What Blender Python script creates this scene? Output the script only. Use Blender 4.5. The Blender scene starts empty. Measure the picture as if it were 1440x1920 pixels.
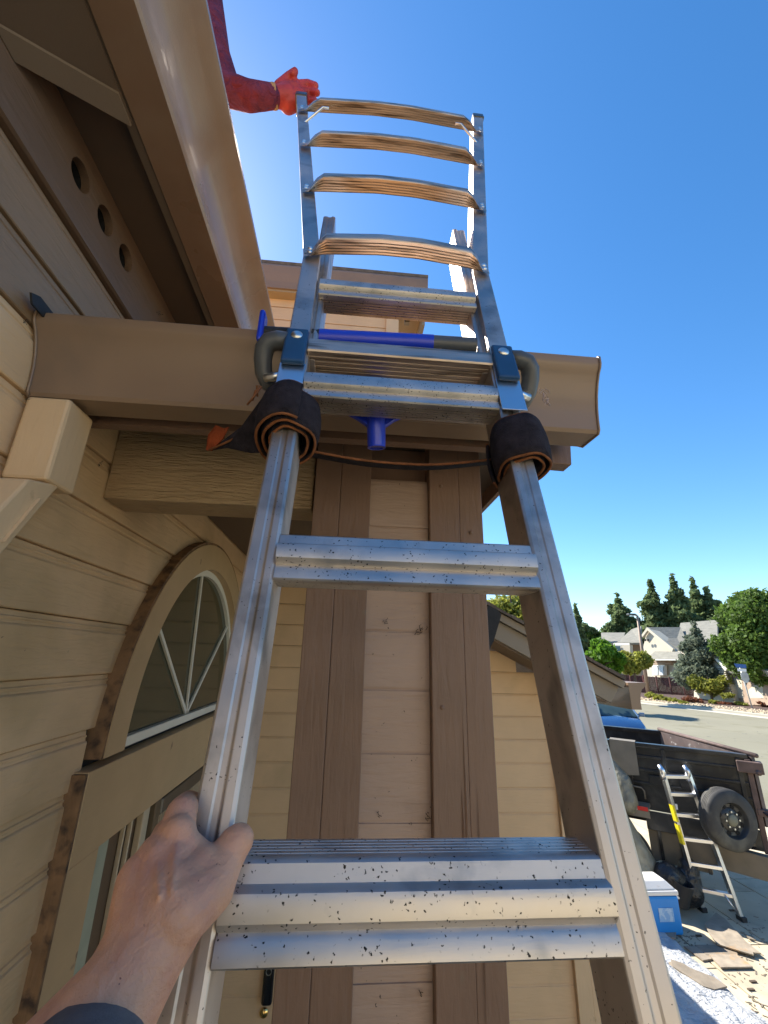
import bpy, bmesh, math, random
import numpy as np
from mathutils import Vector, Matrix
random.seed(7); rng = np.random.default_rng(7)
scene = bpy.context.scene
col = scene.collection

# ------------------------------------------------------------------ camera
F = 800.0
def _n(v):
    v = np.array(v, float); return v/np.linalg.norm(v)
CY = _n((-75, 271, F)); CZ = _n((57, -2346, F)); CZ = _n(CZ-CY*CZ.dot(CY)); CX = np.cross(CY, CZ)
W = np.array([CX, CY, CZ])                      # image axes -> world axes
C0 = np.array([0, 0, 3.0])
cam_d = bpy.data.cameras.new('camera'); cam = bpy.data.objects.new('camera', cam_d); col.objects.link(cam)
r_, d_, f_ = W[:, 0], W[:, 1], W[:, 2]
cam.matrix_world = Matrix(((r_[0], -d_[0], -f_[0], 0), (r_[1], -d_[1], -f_[1], 0), (r_[2], -d_[2], -f_[2], 3.0), (0, 0, 0, 1)))
cam_d.sensor_fit = 'HORIZONTAL'; cam_d.sensor_width = 36; cam_d.lens = 36*F/1440
cam_d.clip_start = 0.02; cam_d.clip_end = 1500
scene.camera = cam
def ray(u, v): return W @ (np.array([u-720, v-960, F])/F)
def on_x(u, v, x): r = ray(u, v); return C0+r*(x/r[0])
def on_y(u, v, y): r = ray(u, v); return C0+r*(y/r[1])
def on_z(u, v, z=0.): r = ray(u, v); return C0+r*((z-3)/r[2])
def at_range(u, v, D): r = ray(u, v); return C0+r*(D/math.hypot(r[0], r[1]))
def at_depth(u, v, z): return C0+ray(u, v)*z

# ------------------------------------------------------------------ light
SUN = Vector((-.60, .80, 1.0)).normalized()
world = bpy.data.worlds.new('World'); scene.world = world; world.use_nodes = True
wn = world.node_tree; wn.nodes.clear()
sky = wn.nodes.new('ShaderNodeTexSky'); sky.sky_type = 'NISHITA'; sky.sun_disc = False
sky.sun_elevation = math.asin(SUN.z); sky.sun_rotation = math.atan2(SUN.x, SUN.y)
sky.air_density = 1.0; sky.dust_density = 0.25; sky.ozone_density = 2.0; sky.altitude = 200
bg = wn.nodes.new('ShaderNodeBackground'); bg.inputs['Strength'].default_value = 0.098
wo = wn.nodes.new('ShaderNodeOutputWorld')
hsv = wn.nodes.new('ShaderNodeHueSaturation'); hsv.inputs['Saturation'].default_value = 1.30; wn.links.new(sky.outputs[0], hsv.inputs['Color']); wn.links.new(hsv.outputs[0], bg.inputs[0]); wn.links.new(bg.outputs[0], wo.inputs[0])
sl = bpy.data.lights.new('sun', 'SUN'); sl.energy = 4.2; sl.angle = math.radians(.5); sl.color = (1, .94, .84)
so = bpy.data.objects.new('sun', sl); col.objects.link(so); so.rotation_euler = SUN.to_track_quat('Z', 'Y').to_euler(); so.location = (-8, 7, 14)
scene.view_settings.view_transform = 'Standard'; scene.view_settings.look = 'None'
scene.view_settings.gamma = 1; scene.view_settings.use_curve_mapping = False
scene.view_settings.exposure = 1.45
scene.render.resolution_x = 768; scene.render.resolution_y = 1024

# ------------------------------------------------------------------ materials
def mat(name, c, rough=.6, metal=0., var=.12, vscale=3., c2=None, c2scale=8., c2lo=.55, c2hi=.7, stretch=(1, 1, 1), bumps=(), rvar=0., spec=.5, trans=0., sss=0., fleck=None, coat=0., obj_rand=0.):
    m = bpy.data.materials.new(name); m.use_nodes = True; nt = m.node_tree; N = nt.nodes; L = nt.links
    b = N['Principled BSDF']; g = N.new('ShaderNodeNewGeometry')
    mp = N.new('ShaderNodeVectorMath'); mp.operation = 'MULTIPLY'; L.new(g.outputs['Position'], mp.inputs[0]); mp.inputs[1].default_value = stretch
    def noise(scale, detail=4, src=None, dist=0.):
        n = N.new('ShaderNodeTexNoise'); n.inputs['Scale'].default_value = scale; n.inputs['Detail'].default_value = detail; n.inputs['Distortion'].default_value = dist
        L.new((src or mp).outputs[0], n.inputs['Vector']); return n
    n1 = noise(vscale, 5)
    rp = N.new('ShaderNodeValToRGB'); L.new(n1.outputs['Fac'], rp.inputs[0])
    rp.color_ramp.elements[0].position = .3; rp.color_ramp.elements[1].position = .7
    rp.color_ramp.elements[0].color = (*[x*(1-var) for x in c], 1); rp.color_ramp.elements[1].color = (*[min(1, x*(1+var)) for x in c], 1)
    out = rp.outputs[0]
    def mixc(fac, a, colr, amt=1.):
        mx = N.new('ShaderNodeMix'); mx.data_type = 'RGBA'
        if amt != 1.:
            mu = N.new('ShaderNodeMath'); mu.operation = 'MULTIPLY'; L.new(fac, mu.inputs[0]); mu.inputs[1].default_value = amt; fac = mu.outputs[0]
        L.new(fac, mx.inputs[0]); L.new(a, mx.inputs[6]); mx.inputs[7].default_value = (*colr, 1); return mx.outputs[2]
    if c2:
        n2 = noise(c2scale, 6, dist=.3); mr = N.new('ShaderNodeMapRange'); L.new(n2.outputs['Fac'], mr.inputs[0])
        mr.inputs[1].default_value = c2lo; mr.inputs[2].default_value = c2hi; out = mixc(mr.outputs[0], out, c2)
    if fleck:                                   # (colour, scale, threshold) small dark specks
        fc, fs, ft = fleck
        vo = N.new('ShaderNodeTexVoronoi'); vo.inputs['Scale'].default_value = fs; 
        dn_ = N.new('ShaderNodeTexNoise'); dn_.inputs['Scale'].default_value = fs*1.6; dn_.inputs['Detail'].default_value = 2; L.new(g.outputs['Position'], dn_.inputs['Vector'])
        ds_ = N.new('ShaderNodeVectorMath'); ds_.operation = 'SCALE'; ds_.inputs['Scale'].default_value = 1.1/fs; L.new(dn_.outputs['Color'], ds_.inputs[0])
        da_ = N.new('ShaderNodeVectorMath'); L.new(ds_.outputs[0], da_.inputs[0]); L.new(g.outputs['Position'], da_.inputs[1]); L.new(da_.outputs[0], vo.inputs['Vector'])
        mr = N.new('ShaderNodeMapRange'); L.new(vo.outputs['Distance'], mr.inputs[0]); mr.inputs[1].default_value = ft; mr.inputs[2].default_value = ft*.6
        n3 = noise(fs*.35, 2, src=g); n3.inputs['Scale'].default_value = fs*.3
        mr2 = N.new('ShaderNodeMapRange'); L.new(n3.outputs['Fac'], mr2.inputs[0]); mr2.inputs[1].default_value = .53; mr2.inputs[2].default_value = .58
        mr2.inputs[1].default_value = .47; mr2.inputs[2].default_value = .52; mm = N.new('ShaderNodeMath'); mm.operation = 'MULTIPLY'; L.new(mr.outputs[0], mm.inputs[0]); L.new(mr2.outputs[0], mm.inputs[1])
        out = mixc(mm.outputs[0], out, fc)
    if obj_rand:
        oi = N.new('ShaderNodeObjectInfo'); hs = N.new('ShaderNodeHueSaturation'); mr = N.new('ShaderNodeMapRange')
        L.new(oi.outputs['Random'], mr.inputs[0]); mr.inputs[3].default_value = 1-obj_rand; mr.inputs[4].default_value = 1+obj_rand
        L.new(mr.outputs[0], hs.inputs['Value']); L.new(out, hs.inputs['Color']); out = hs.outputs[0]
    L.new(out, b.inputs['Base Color'])
    b.inputs['Roughness'].default_value = rough; b.inputs['Metallic'].default_value = metal
    b.inputs['Specular IOR Level'].default_value = spec
    if rvar:
        mr = N.new('ShaderNodeMapRange'); L.new(n1.outputs['Fac'], mr.inputs[0]); mr.inputs[1].default_value = .3; mr.inputs[2].default_value = .7
        mr.inputs[3].default_value = max(.03, rough-rvar); mr.inputs[4].default_value = min(1, rough+rvar); L.new(mr.outputs[0], b.inputs['Roughness'])
    if trans: b.inputs['Transmission Weight'].default_value = trans
    if sss: b.inputs['Subsurface Weight'].default_value = sss; b.inputs['Subsurface Radius'].default_value = (.01, .004, .002); b.inputs['Subsurface Scale'].default_value = 1.
    if coat: b.inputs['Coat Weight'].default_value = coat; b.inputs['Coat Roughness'].default_value = .08
    prev = None
    for (st, sc, strength, dist) in bumps:
        v = N.new('ShaderNodeVectorMath'); v.operation = 'MULTIPLY'; L.new(g.outputs['Position'], v.inputs[0]); v.inputs[1].default_value = st
        nn = noise(sc, 5, src=v, dist=.6); bp = N.new('ShaderNodeBump'); bp.inputs['Strength'].default_value = strength; bp.inputs['Distance'].default_value = dist
        L.new(nn.outputs['Fac'], bp.inputs['Height'])
        if prev: L.new(prev.outputs[0], bp.inputs['Normal'])
        prev = bp
    if prev: L.new(prev.outputs[0], b.inputs['Normal'])
    return m
GY = ((14, 1.6, 14), (30, 30, 30))
def woodb(axis, s=.5):
    st = {'x': (1.3, 9, 9), 'y': (9, 1.3, 9), 'z': (9, 9, 1.3)}[axis]
    return ((st, 8, s, .004), ((1, 1, 1), 260, .18, .0008))
BEIGE = (.67, .46, .265)
M = {}
M['siding_y'] = mat('beige_siding_along_y', BEIGE, .55, var=.06, vscale=5, c2=(.46, .32, .17), c2scale=4, c2lo=.5, c2hi=.8, bumps=woodb('y', .9)+(((1, 1, 1), 9, .25, .008),), fleck=((.16, .11, .07), 26, .05))
M['siding_x'] = mat('beige_siding_along_x', BEIGE, .55, var=.06, vscale=5, c2=(.50, .36, .2), c2scale=4, c2lo=.6, c2hi=.85, bumps=woodb('x', .5))
M['siding_col'] = mat('taupe_siding', (.42, .295, .225), .5, var=.07, vscale=6, c2=(.3, .2, .15), c2scale=9, c2lo=.62, c2hi=.8, bumps=woodb('x', .8), fleck=((.05, .035, .025), 60, .1))
M['trim_brown'] = mat('brown_trim_paint', (.205, .122, .082), .5, var=.08, vscale=8, c2=(.19, .14, .10), c2scale=14, c2lo=.66, c2hi=.74, bumps=woodb('z', .55)+(((1, 1, 1), 34, .25, .003),))
M['trim_beige'] = mat('beige_trim_paint', (.66, .47, .28), .5, var=.05, vscale=7, bumps=woodb('z', .3), c2=(.3, .2, .12), c2scale=11, c2lo=.68, c2hi=.78)
M['trim_tan'] = mat('tan_window_trim', (.50, .345, .185), .5, var=.06, vscale=7, bumps=woodb('y', .25), c2=(.2, .13, .08), c2scale=18, c2lo=.7, c2hi=.76)
M['raw_edge'] = mat('weathered_board_edge', (.22, .125, .06), .8, var=.25, vscale=18, c2=(.05, .03, .02), c2scale=30, c2lo=.5, c2hi=.7, bumps=woodb('z', .8))
M['beam'] = mat('rough_beam_paint', (.40, .285, .165), .6, var=.12, vscale=6, bumps=(((2, 9, 14), 9, 1., .012), ((1, 1, 1), 200, .3, .001)), c2=(.28, .2, .115), c2scale=16, c2lo=.62, c2hi=.8)
M['gutter'] = mat('brown_gutter_enamel', (.25, .165, .105), .42, var=.05, vscale=5, c2=(.14, .10, .075), c2scale=3, c2lo=.5, c2hi=.8, bumps=(((1, 1, 1), 90, .06, .001), ((1, 1, 1), 12, .1, .004)), rvar=.05, coat=.2)
M['gutter_gloss'] = mat('brown_gutter_gloss', (.31, .195, .125), .30, var=.07, vscale=6, c2=(.36, .25, .17), c2scale=5, c2lo=.5, c2hi=.75, bumps=(((3, 1, 3), 220, .22, .0012), ((2, 1, 2), 14, .12, .004)), rvar=.08, coat=.25)
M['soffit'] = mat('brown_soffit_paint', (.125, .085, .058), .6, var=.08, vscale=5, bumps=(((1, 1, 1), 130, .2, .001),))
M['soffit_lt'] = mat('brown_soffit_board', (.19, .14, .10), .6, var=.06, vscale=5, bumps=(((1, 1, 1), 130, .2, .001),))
M['eave_board'] = mat('eave_board', (.36, .27, .16), .55, var=.06, vscale=5, bumps=woodb('y', .25))
M['eave_shade'] = mat('eave_siding_shaded', (.25, .16, .09), .55, var=.08, vscale=5, bumps=woodb('y', .9))  # browner siding colour: shade under the eave is put into it
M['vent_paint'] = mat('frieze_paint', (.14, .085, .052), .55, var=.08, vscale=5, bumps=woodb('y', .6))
M['void'] = mat('attic_void', (.01, .009, .008), .9)
M['white'] = mat('white_vinyl', (.78, .76, .66), .35, var=.03)
M['cream'] = mat('cream_paint', (.55, .46, .32), .45, var=.04)
M['strip_green'] = mat('pale_green_weatherstrip', (.36, .40, .30), .5, var=.08, vscale=20)
M['door_dark'] = mat('dark_door_brown', (.10, .062, .035), .45, var=.1, vscale=4)
M['door_frame'] = mat('bronze_door_frame', (.10, .075, .048), .35, var=.06, metal=.2)
M['metal_dark'] = mat('dark_metal', (.12, .12, .115), .35, metal=.8)
def glassm(name, c, rough=.04):
    m = mat(name, c, rough, var=.2, vscale=2, bumps=(((1, 1, 1), 3, .03, .01),)); return m
M['glass'] = glassm('dark_window_glass', (.045, .052, .030), .07)
M['alu'] = mat('aluminium', (.62, .58, .54), .49, metal=1., var=.14, vscale=14, c2=(.36, .36, .36), c2scale=22, c2lo=.56, c2hi=.78, rvar=.09, fleck=((.03, .028, .026), 210, .26), bumps=(((1, 8, 8), 60, .1, .0008), ((1, 1, 1), 45, .12, .001)))
M['alu_rail'] = mat('aluminium_rail', (.56, .505, .465), .5, metal=1., var=.16, vscale=10, c2=(.30, .28, .265), c2scale=13, c2lo=.52, c2hi=.7, rvar=.1, fleck=((.06, .055, .05), 170, .15), bumps=(((30, 30, 2), 20, .08, .0006), ((1, 1, 1), 60, .06, .0008)))
M['alu_tread'] = mat('aluminium_tread', (.62, .52, .44), .5, metal=1., var=.2, vscale=12, stretch=(.4, 5, 5), c2=(.22, .17, .13), c2scale=20, c2lo=.5, c2hi=.68, rvar=.1)
M['alu_bright'] = mat('aluminium_small', (.72, .73, .75), .3, metal=1., var=.08)
M['blue_dark'] = mat('dark_blue_plastic', (.012, .06, .16), .45, var=.15, vscale=20, c2=(.35, .35, .34), c2scale=35, c2lo=.68, c2hi=.72)
M['blue'] = mat('bright_blue_plastic', (.012, .045, .62), .35, var=.06, coat=.2)
M['rubber_grey'] = mat('grey_rubber_handle', (.075, .082, .09), .38, var=.12, vscale=25, bumps=(((1, 1, 1), 40, .08, .001),))
M['rubber'] = mat('black_rubber', (.02, .022, .024), .6, var=.1)
M['bolt'] = mat('bolt_steel', (.7, .7, .68), .3, metal=1.)
M['carpet'] = mat('dark_carpet', (.032, .027, .034), .95, var=.35, vscale=60, spec=.15, bumps=(((1, 1, 1), 420, 1., .004), ((1, 1, 1), 90, .6, .004)))
M['carpet_edge'] = mat('rust_carpet_backing', (.22, .085, .035), .9, var=.3, vscale=50, spec=.2, bumps=(((1, 1, 1), 300, .8, .002),))
M['carpet_rust'] = mat('rust_carpet_scrap', (.24, .05, .015), .9, var=.3, vscale=60, spec=.2, bumps=(((1, 1, 1), 200, .8, .002),))
M['skin'] = mat('skin', (.66, .34, .205), .48, var=.14, vscale=14, c2=(.50, .23, .16), c2scale=26, c2lo=.46, c2hi=.72, sss=.08, bumps=(((1, 1, 1), 330, .6, .0010), ((2, 1, 2), 90, .5, .0022)), fleck=((.22, .09, .06), 110, .10))
M['sleeve'] = mat('slate_knit_sleeve', (.16, .15, .145), .9, var=.15, vscale=60, spec=.15, bumps=(((1, 1, 1), 500, .8, .001),))
M['glove'] = mat('red_rubber_glove', (.44, .042, .036), .5, var=.2, vscale=18, c2=(.30, .035, .035), c2scale=20, c2lo=.5, c2hi=.75, sss=.08, bumps=(((1, 1, 1), 90, .4, .003),))
M['cuff'] = mat('yellow_knit_cuff', (.45, .26, .12), .9, var=.15, vscale=60)
M['shirt'] = mat('maroon_shirt', (.15, .035, .075), .85, var=.25, vscale=16, spec=.2, bumps=(((1, 1, 1), 26, 1., .03), ((1, 1, 1), 300, .3, .001)), c2=(.19, .03, .05), c2scale=12, c2lo=.5, c2hi=.6)
M['jeans'] = mat('jeans', (.04, .06, .12), .9)
M['hair'] = mat('black_hair', (.012, .01, .009), .6)
M['deck'] = mat('roof_plywood', (.74, .38, .14), .8, var=.15, vscale=6, bumps=woodb('x', .3))
M['shingle_brown'] = mat('brown_shingle', (.13, .10, .075), .9, var=.3, vscale=30, bumps=(((1, 1, 1), 60, .8, .006),))
M['tarpaper'] = mat('black_tar_paper', (.012, .012, .013), .7, var=.3, vscale=20, bumps=(((1, 1, 1), 40, .5, .004),))
M['rake'] = mat('taupe_rake_paint', (.25, .205, .15), .55, var=.06, bumps=woodb('x', .25))
M['web'] = mat('cobweb_dirt', (.02, .016, .012), .95)
M['concrete'] = mat('driveway_concrete', (.47, .40, .28), .85, var=.12, vscale=1.4, c2=(.30, .26, .19), c2scale=2.2, c2lo=.5, c2hi=.8, bumps=(((1, 1, 1), 60, .3, .003), ((1, 1, 1), 6, .3, .01)), fleck=((.12, .1, .08), 14, .12), obj_rand=.1)
M['asphalt'] = mat('old_asphalt', (.205, .19, .13), .92, var=.10, vscale=.25, c2=(.175, .16, .10), c2scale=.5, c2lo=.55, c2hi=.65, bumps=(((1, 1, 1), 50, .4, .006),), fleck=((.08, .08, .065), 1.6, .14))
M['earth'] = mat('earth', (.16, .13, .09), .95, var=.2, vscale=.6, bumps=(((1, 1, 1), 6, .6, .03),))
M['mulch'] = mat('dark_mulch', (.075, .045, .035), .95, var=.3, vscale=4, bumps=(((1, 1, 1), 14, .9, .04),))
M['kerb'] = mat('kerb_concrete', (.46, .42, .34), .85, var=.08, vscale=1)
M['gravel'] = mat('tan_gravel', (.42, .33, .22), .9, var=.3, vscale=6)
M['plastic_sheet'] = mat('white_plastic_sheet', (.50, .51, .52), .32, var=.15, vscale=5, bumps=(((2, 1, 2), 5, 1., .08), ((1, 2, 1), 16, 1., .03), ((1, 1, 1), 45, .6, .008)), coat=.2)
M['slate'] = mat('old_slate_shingle', (.27, .225, .17), .85, var=.22, vscale=9, c2=(.36, .22, .10), c2scale=6, c2lo=.6, c2hi=.75, bumps=(((12, 2, 12), 6, .7, .006),), obj_rand=.22)
M['cooler_blue'] = mat('cooler_blue', (.012, .22, .62), .4, var=.05)
M['cooler_white'] = mat('cooler_white', (.72, .70, .66), .35, var=.04, c2=(.5, .4, .3), c2scale=14, c2lo=.65, c2hi=.75)
M['label'] = mat('pale_label', (.22, .40, .66), .6, c2=(.40, .55, .72), c2scale=16, c2lo=.48, c2hi=.54)
M['trailer'] = mat('black_trailer_paint', (.016, .016, .016), .32, var=.3, vscale=3, c2=(.07, .065, .055), c2scale=4, c2lo=.5, c2hi=.75, bumps=(((1, 1, 1), 4, .15, .02),), coat=.2)
M['trailer_in'] = mat('scraped_trailer_steel', (.10, .07, .06), .6, var=.3, vscale=6, c2=(.38, .35, .32), c2scale=9, c2lo=.62, c2hi=.68)
M['rust_edge'] = mat('rusty_steel_edge', (.13, .085, .07), .7, var=.3, vscale=8, metal=.1)
M['tyre'] = mat('tyre_rubber', (.045, .043, .04), .75, var=.25, vscale=8, c2=(.11, .105, .085), c2scale=5, c2lo=.5, c2hi=.7)
M['rim'] = mat('dark_rim', (.05, .05, .048), .35, metal=.3)
M['hub'] = mat('dusty_hub', (.20, .195, .14), .6, metal=.2)
M['red'] = mat('red_reflector', (.60, .03, .02), .35)
M['offwhite'] = mat('white_print', (.75, .74, .70), .5)
M['dusty'] = mat('dusty_beige_sheet_metal', (.20, .17, .125), .6, var=.15, vscale=6)
M['bag'] = mat('black_bin_bag', (.015, .016, .018), .28, var=.2, bumps=(((1, 1, 1), 14, 1., .03),))
M['bag_clear'] = mat('dusty_clear_bag', (.20, .19, .14), .35, var=.3, vscale=8, bumps=(((1, 1, 1), 9, 1., .03),))
M['yellow'] = mat('yellow_sticker', (.80, .68, .02), .45)
M['car_blue'] = mat('blue_car_paint', (.13, .21, .33), .22, var=.04, metal=.35, coat=.8)
M['car_glass'] = glassm('car_glass', (.03, .05, .05))
M['house_cream'] = mat('cream_stucco', (.50, .45, .35), .85, var=.03)
M['bounce_wall'] = mat('warm_cream_stucco', (.78, .64, .44), .85, var=.03)  # bright warm wall of the added house, for bounced light
M['house_tan'] = mat('tan_stucco', (.34, .25, .18), .85, var=.05)
M['roof_grey'] = mat('grey_brown_shingles', (.20, .19, .155), .9, var=.2, vscale=1.5, stretch=(1, 1, 6), bumps=(((1, 1, 6), 3, .7, .05),))
M['fence'] = mat('red_brown_fence', (.11, .035, .028), .8, var=.25, vscale=3, bumps=woodb('z', .4), obj_rand=.25)
M['leaf_dark'] = mat('conifer_needles', (.15, .20, .085), .8, var=.4, vscale=.8, spec=.2)
M['leaf_blue'] = mat('blue_spruce_needles', (.17, .20, .14), .8, var=.35, vscale=1.5, spec=.2)
M['leaf_green'] = mat('green_leaves', (.10, .165, .030), .6, var=.4, vscale=1.2, spec=.3)
M['leaf_bright'] = mat('bright_green_leaves', (.11, .22, .02), .55, var=.35, vscale=1.5, spec=.3)
M['leaf_yellow'] = mat('yellow_green_leaves', (.27, .28, .05), .6, var=.35, vscale=1.5, spec=.3)
M['leaf_red'] = mat('rusty_shrub_leaves', (.22, .085, .045), .7, var=.3, vscale=2)
M['bark'] = mat('bark', (.09, .065, .045), .9, var=.3, vscale=6)
M['pole'] = mat('weathered_lamp_pole', (.30, .21, .15), .6, var=.1, vscale=1)
M['sign_back'] = mat('sign_aluminium', (.50, .50, .47), .5, metal=.3)
M['sign_blue'] = mat('street_sign_blue', (.03, .10, .30), .5)
M['brass'] = mat('polished_brass', (.75, .52, .2), .2, metal=1.)
M['black_gloss'] = mat('black_gloss', (.006, .006, .008), .12, coat=.5)
for nm in ('leaf_dark', 'leaf_blue', 'leaf_green', 'leaf_bright', 'leaf_yellow', 'leaf_red'):
    nt = M[nm].node_tree; b = nt.nodes['Principled BSDF']; tr = nt.nodes.new('ShaderNodeBsdfTranslucent'); mx = nt.nodes.new('ShaderNodeMixShader')
    srcc = b.inputs['Base Color'].links[0].from_socket; nt.links.new(srcc, tr.inputs[0]); mx.inputs[0].default_value = .5
    nt.links.new(b.outputs[0], mx.inputs[1]); nt.links.new(tr.outputs[0], mx.inputs[2]); nt.links.new(mx.outputs[0], nt.nodes['Material Output'].inputs[0])

# ------------------------------------------------------------------ builders
WM = {}
def tag(o, label=None, cat=None, group=None, kind=None):
    if label: o['label'] = label
    if cat: o['category'] = cat
    if group: o['group'] = group
    if kind: o['kind'] = kind
    return o
def link(o, parent=None):
    col.objects.link(o)
    if parent:
        o.parent = parent; o.matrix_parent_inverse = WM.get(parent.name, Matrix.Identity(4)).inverted()
        WM[o.name] = Matrix.Identity(4)
    return o
def thing(name, label, cat, loc=(0, 0, 0), mat4=None, group=None, kind=None):
    o = bpy.data.objects.new(name, None); o.empty_display_size = .1
    m = mat4 if mat4 else Matrix.Translation(Vector([float(x) for x in loc])); o.matrix_world = m; col.objects.link(o); WM[o.name] = m.copy()
    return tag(o, label, cat, group, kind)
class MB:
    def __init__(s, xf=None): s.v = []; s.f = []; s.xf = xf
    def add(s, vs, fs):
        k = len(s.v); s.v += [tuple(float(c) for c in v) for v in vs]; s.f += [tuple(i+k for i in f) for f in fs]; return s
    def box(s, x0, x1, y0, y1, z0, z1):
        return s.add([(x, y, z) for z in (z0, z1) for y in (y0, y1) for x in (x0, x1)], [(0, 2, 3, 1), (4, 5, 7, 6), (0, 1, 5, 4), (2, 6, 7, 3), (0, 4, 6, 2), (1, 3, 7, 5)])
    def prism(s, prof, axis, a0, a1):
        n = len(prof)
        def P(p, a): return {'x': (a, p[0], p[1]), 'y': (p[0], a, p[1]), 'z': (p[0], p[1], a)}[axis]
        vs = [P(p, a0) for p in prof]+[P(p, a1) for p in prof]
        return s.add(vs, [(i, (i+1) % n, n+(i+1) % n, n+i) for i in range(n)]+[tuple(range(n))[::-1], tuple(range(n, 2*n))])
    def tube(s, path, r, seg=10, cap=True):
        path = [Vector([float(c) for c in p]) for p in path]; n = len(path)
        rs = r if hasattr(r, '__len__') else [r]*n
        rings = []; up = None
        for i in range(n):
            t = (path[min(i+1, n-1)]-path[max(i-1, 0)]).normalized()
            if up is None: up = t.orthogonal().normalized()
            up = (up-t*up.dot(t)).normalized(); w = t.cross(up)
            rings.append([path[i]+(up*math.cos(a)+w*math.sin(a))*rs[i] for a in [2*math.pi*k/seg for k in range(seg)]])
        vs = [v for r_ in rings for v in r_]; fs = []
        for i in range(n-1):
            for k in range(seg): fs.append((i*seg+k, i*seg+(k+1) % seg, (i+1)*seg+(k+1) % seg, (i+1)*seg+k))
        if cap: fs += [tuple(range(seg))[::-1], tuple(range((n-1)*seg, n*seg))]
        return s.add(vs, fs)
    def quadbox(s, pts, nrm, th):               # slab: polygon pts extruded along nrm by th
        n = len(pts); p = [Vector([float(c) for c in q]) for q in pts]; d = Vector([float(c) for c in nrm]).normalized()*th
        return s.add(p+[q+d for q in p], [(i, (i+1) % n, n+(i+1) % n, n+i) for i in range(n)]+[tuple(range(n))[::-1], tuple(range(n, 2*n))])
    def lathe(s, prof, c, axis, seg=32):        # prof: (r, h) along axis from c
        a = Vector(axis).normalized(); u = a.orthogonal().normalized(); w = a.cross(u); c = Vector([float(x) for x in c]); n = len(prof)
        vs = [c+a*h+(u*math.cos(t)+w*math.sin(t))*r for (r, h) in prof for t in [2*math.pi*k/seg for k in range(seg)]]
        return s.add(vs, [(i*seg+k, i*seg+(k+1) % seg, (i+1)*seg+(k+1) % seg, (i+1)*seg+k) for i in range(n-1) for k in range(seg)])
    def mesh(s, name, m, smooth=False):
        me = bpy.data.meshes.new(name)
        vs = s.v if s.xf is None else [tuple(s.xf @ Vector(v)) for v in s.v]
        me.from_pydata(vs, [], s.f); me.validate(); me.update()
        bm = bmesh.new(); bm.from_mesh(me); bmesh.ops.recalc_face_normals(bm, faces=bm.faces); bm.to_mesh(me); bm.free()
        if smooth: me.polygons.foreach_set('use_smooth', [True]*len(me.polygons))
        if m: me.materials.append(m)
        return me
    def build(s, name, m, parent=None, smooth=False, bevel=0., kind=None, auto=None):
        o = bpy.data.objects.new(name, s.mesh(name, m, smooth)); link(o, parent)
        if auto: o.data.set_sharp_from_angle(angle=math.radians(auto)) if smooth else None
        if bevel:
            b = o.modifiers.new('bevel', 'BEVEL'); b.width = bevel; b.segments = 2; b.limit_method = 'ANGLE'; b.angle_limit = math.radians(35)
        if kind: o['kind'] = kind
        return o
def bake(o):                                    # apply modifiers
    dg = bpy.context.evaluated_depsgraph_get(); me = bpy.data.meshes.new_from_object(o.evaluated_get(dg)); o.modifiers.clear(); o.data = me; return o
def inst(me, name, parent, loc=(0, 0, 0)):
    o = bpy.data.objects.new(name, me); link(o, parent); o.location = loc; return o
def copy_tree(o, parent=None):
    c = o.copy(); col.objects.link(c); c.parent = parent
    for ch in list(o.children): copy_tree(ch, c)
    return c
def capsules(name, segs, m, parent=None, voxel=.003, smooth=4, world=True):
    """one continuous skin over tapered limbs: segs = (p0, r0, p1, r1)"""
    mb = MB()
    for (a, ra, b, rb) in segs:
        a = Vector([float(x) for x in a]); b = Vector([float(x) for x in b]); d = (b-a); L_ = d.length
        if L_ < 1e-6: d = Vector((0, 0, 1)); L_ = 1e-4
        d.normalize(); pts = []; rs = []
        for k in range(4): t = math.pi/2*(k+.25)/4.25; pts.append(a-d*ra*math.cos(t)); rs.append(ra*math.sin(t))
        pts.append(a); rs.append(ra); pts.append(b); rs.append(rb)
        for k in range(3, -1, -1): t = math.pi/2*(k+.25)/4.25; pts.append(b+d*rb*math.cos(t)); rs.append(rb*math.sin(t))
        mb.tube(pts, rs, 14)
    o = mb.build(name, m, parent)
    r = o.modifiers.new('r', 'REMESH'); r.mode = 'VOXEL'; r.voxel_size = voxel; r.use_smooth_shade = True
    if smooth: s = o.modifiers.new('s', 'SMOOTH'); s.iterations = smooth; s.factor = .5
    bake(o); o.data.materials.clear(); o.data.materials.append(m)
    o.data.polygons.foreach_set('use_smooth', [True]*len(o.data.polygons)); return o
def text(name, s, m, parent, M4, size, ext=.001, align='CENTER'):
    cu = bpy.data.curves.new(name, 'FONT'); cu.body = s; cu.size = size; cu.extrude = ext; cu.align_x = align; cu.align_y = 'CENTER'; cu.resolution_u = 3
    o = bpy.data.objects.new(name, cu); col.objects.link(o)
    dg = bpy.context.evaluated_depsgraph_get(); me = bpy.data.meshes.new_from_object(o.evaluated_get(dg)); bpy.data.objects.remove(o)
    me.transform(M4); me.materials.append(m); o = bpy.data.objects.new(name, me); link(o, parent); return o

# ================================================================== GROUND
def structure(o): o['kind'] = 'structure'; return o
structure(MB().box(-300, 500, -200, 700, -.5, -.03).build('ground', M['earth']))
structure(MB().box(-40, 14.5, -30, 9.6, -.029, -.012).build('yard', M['concrete']))
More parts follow.
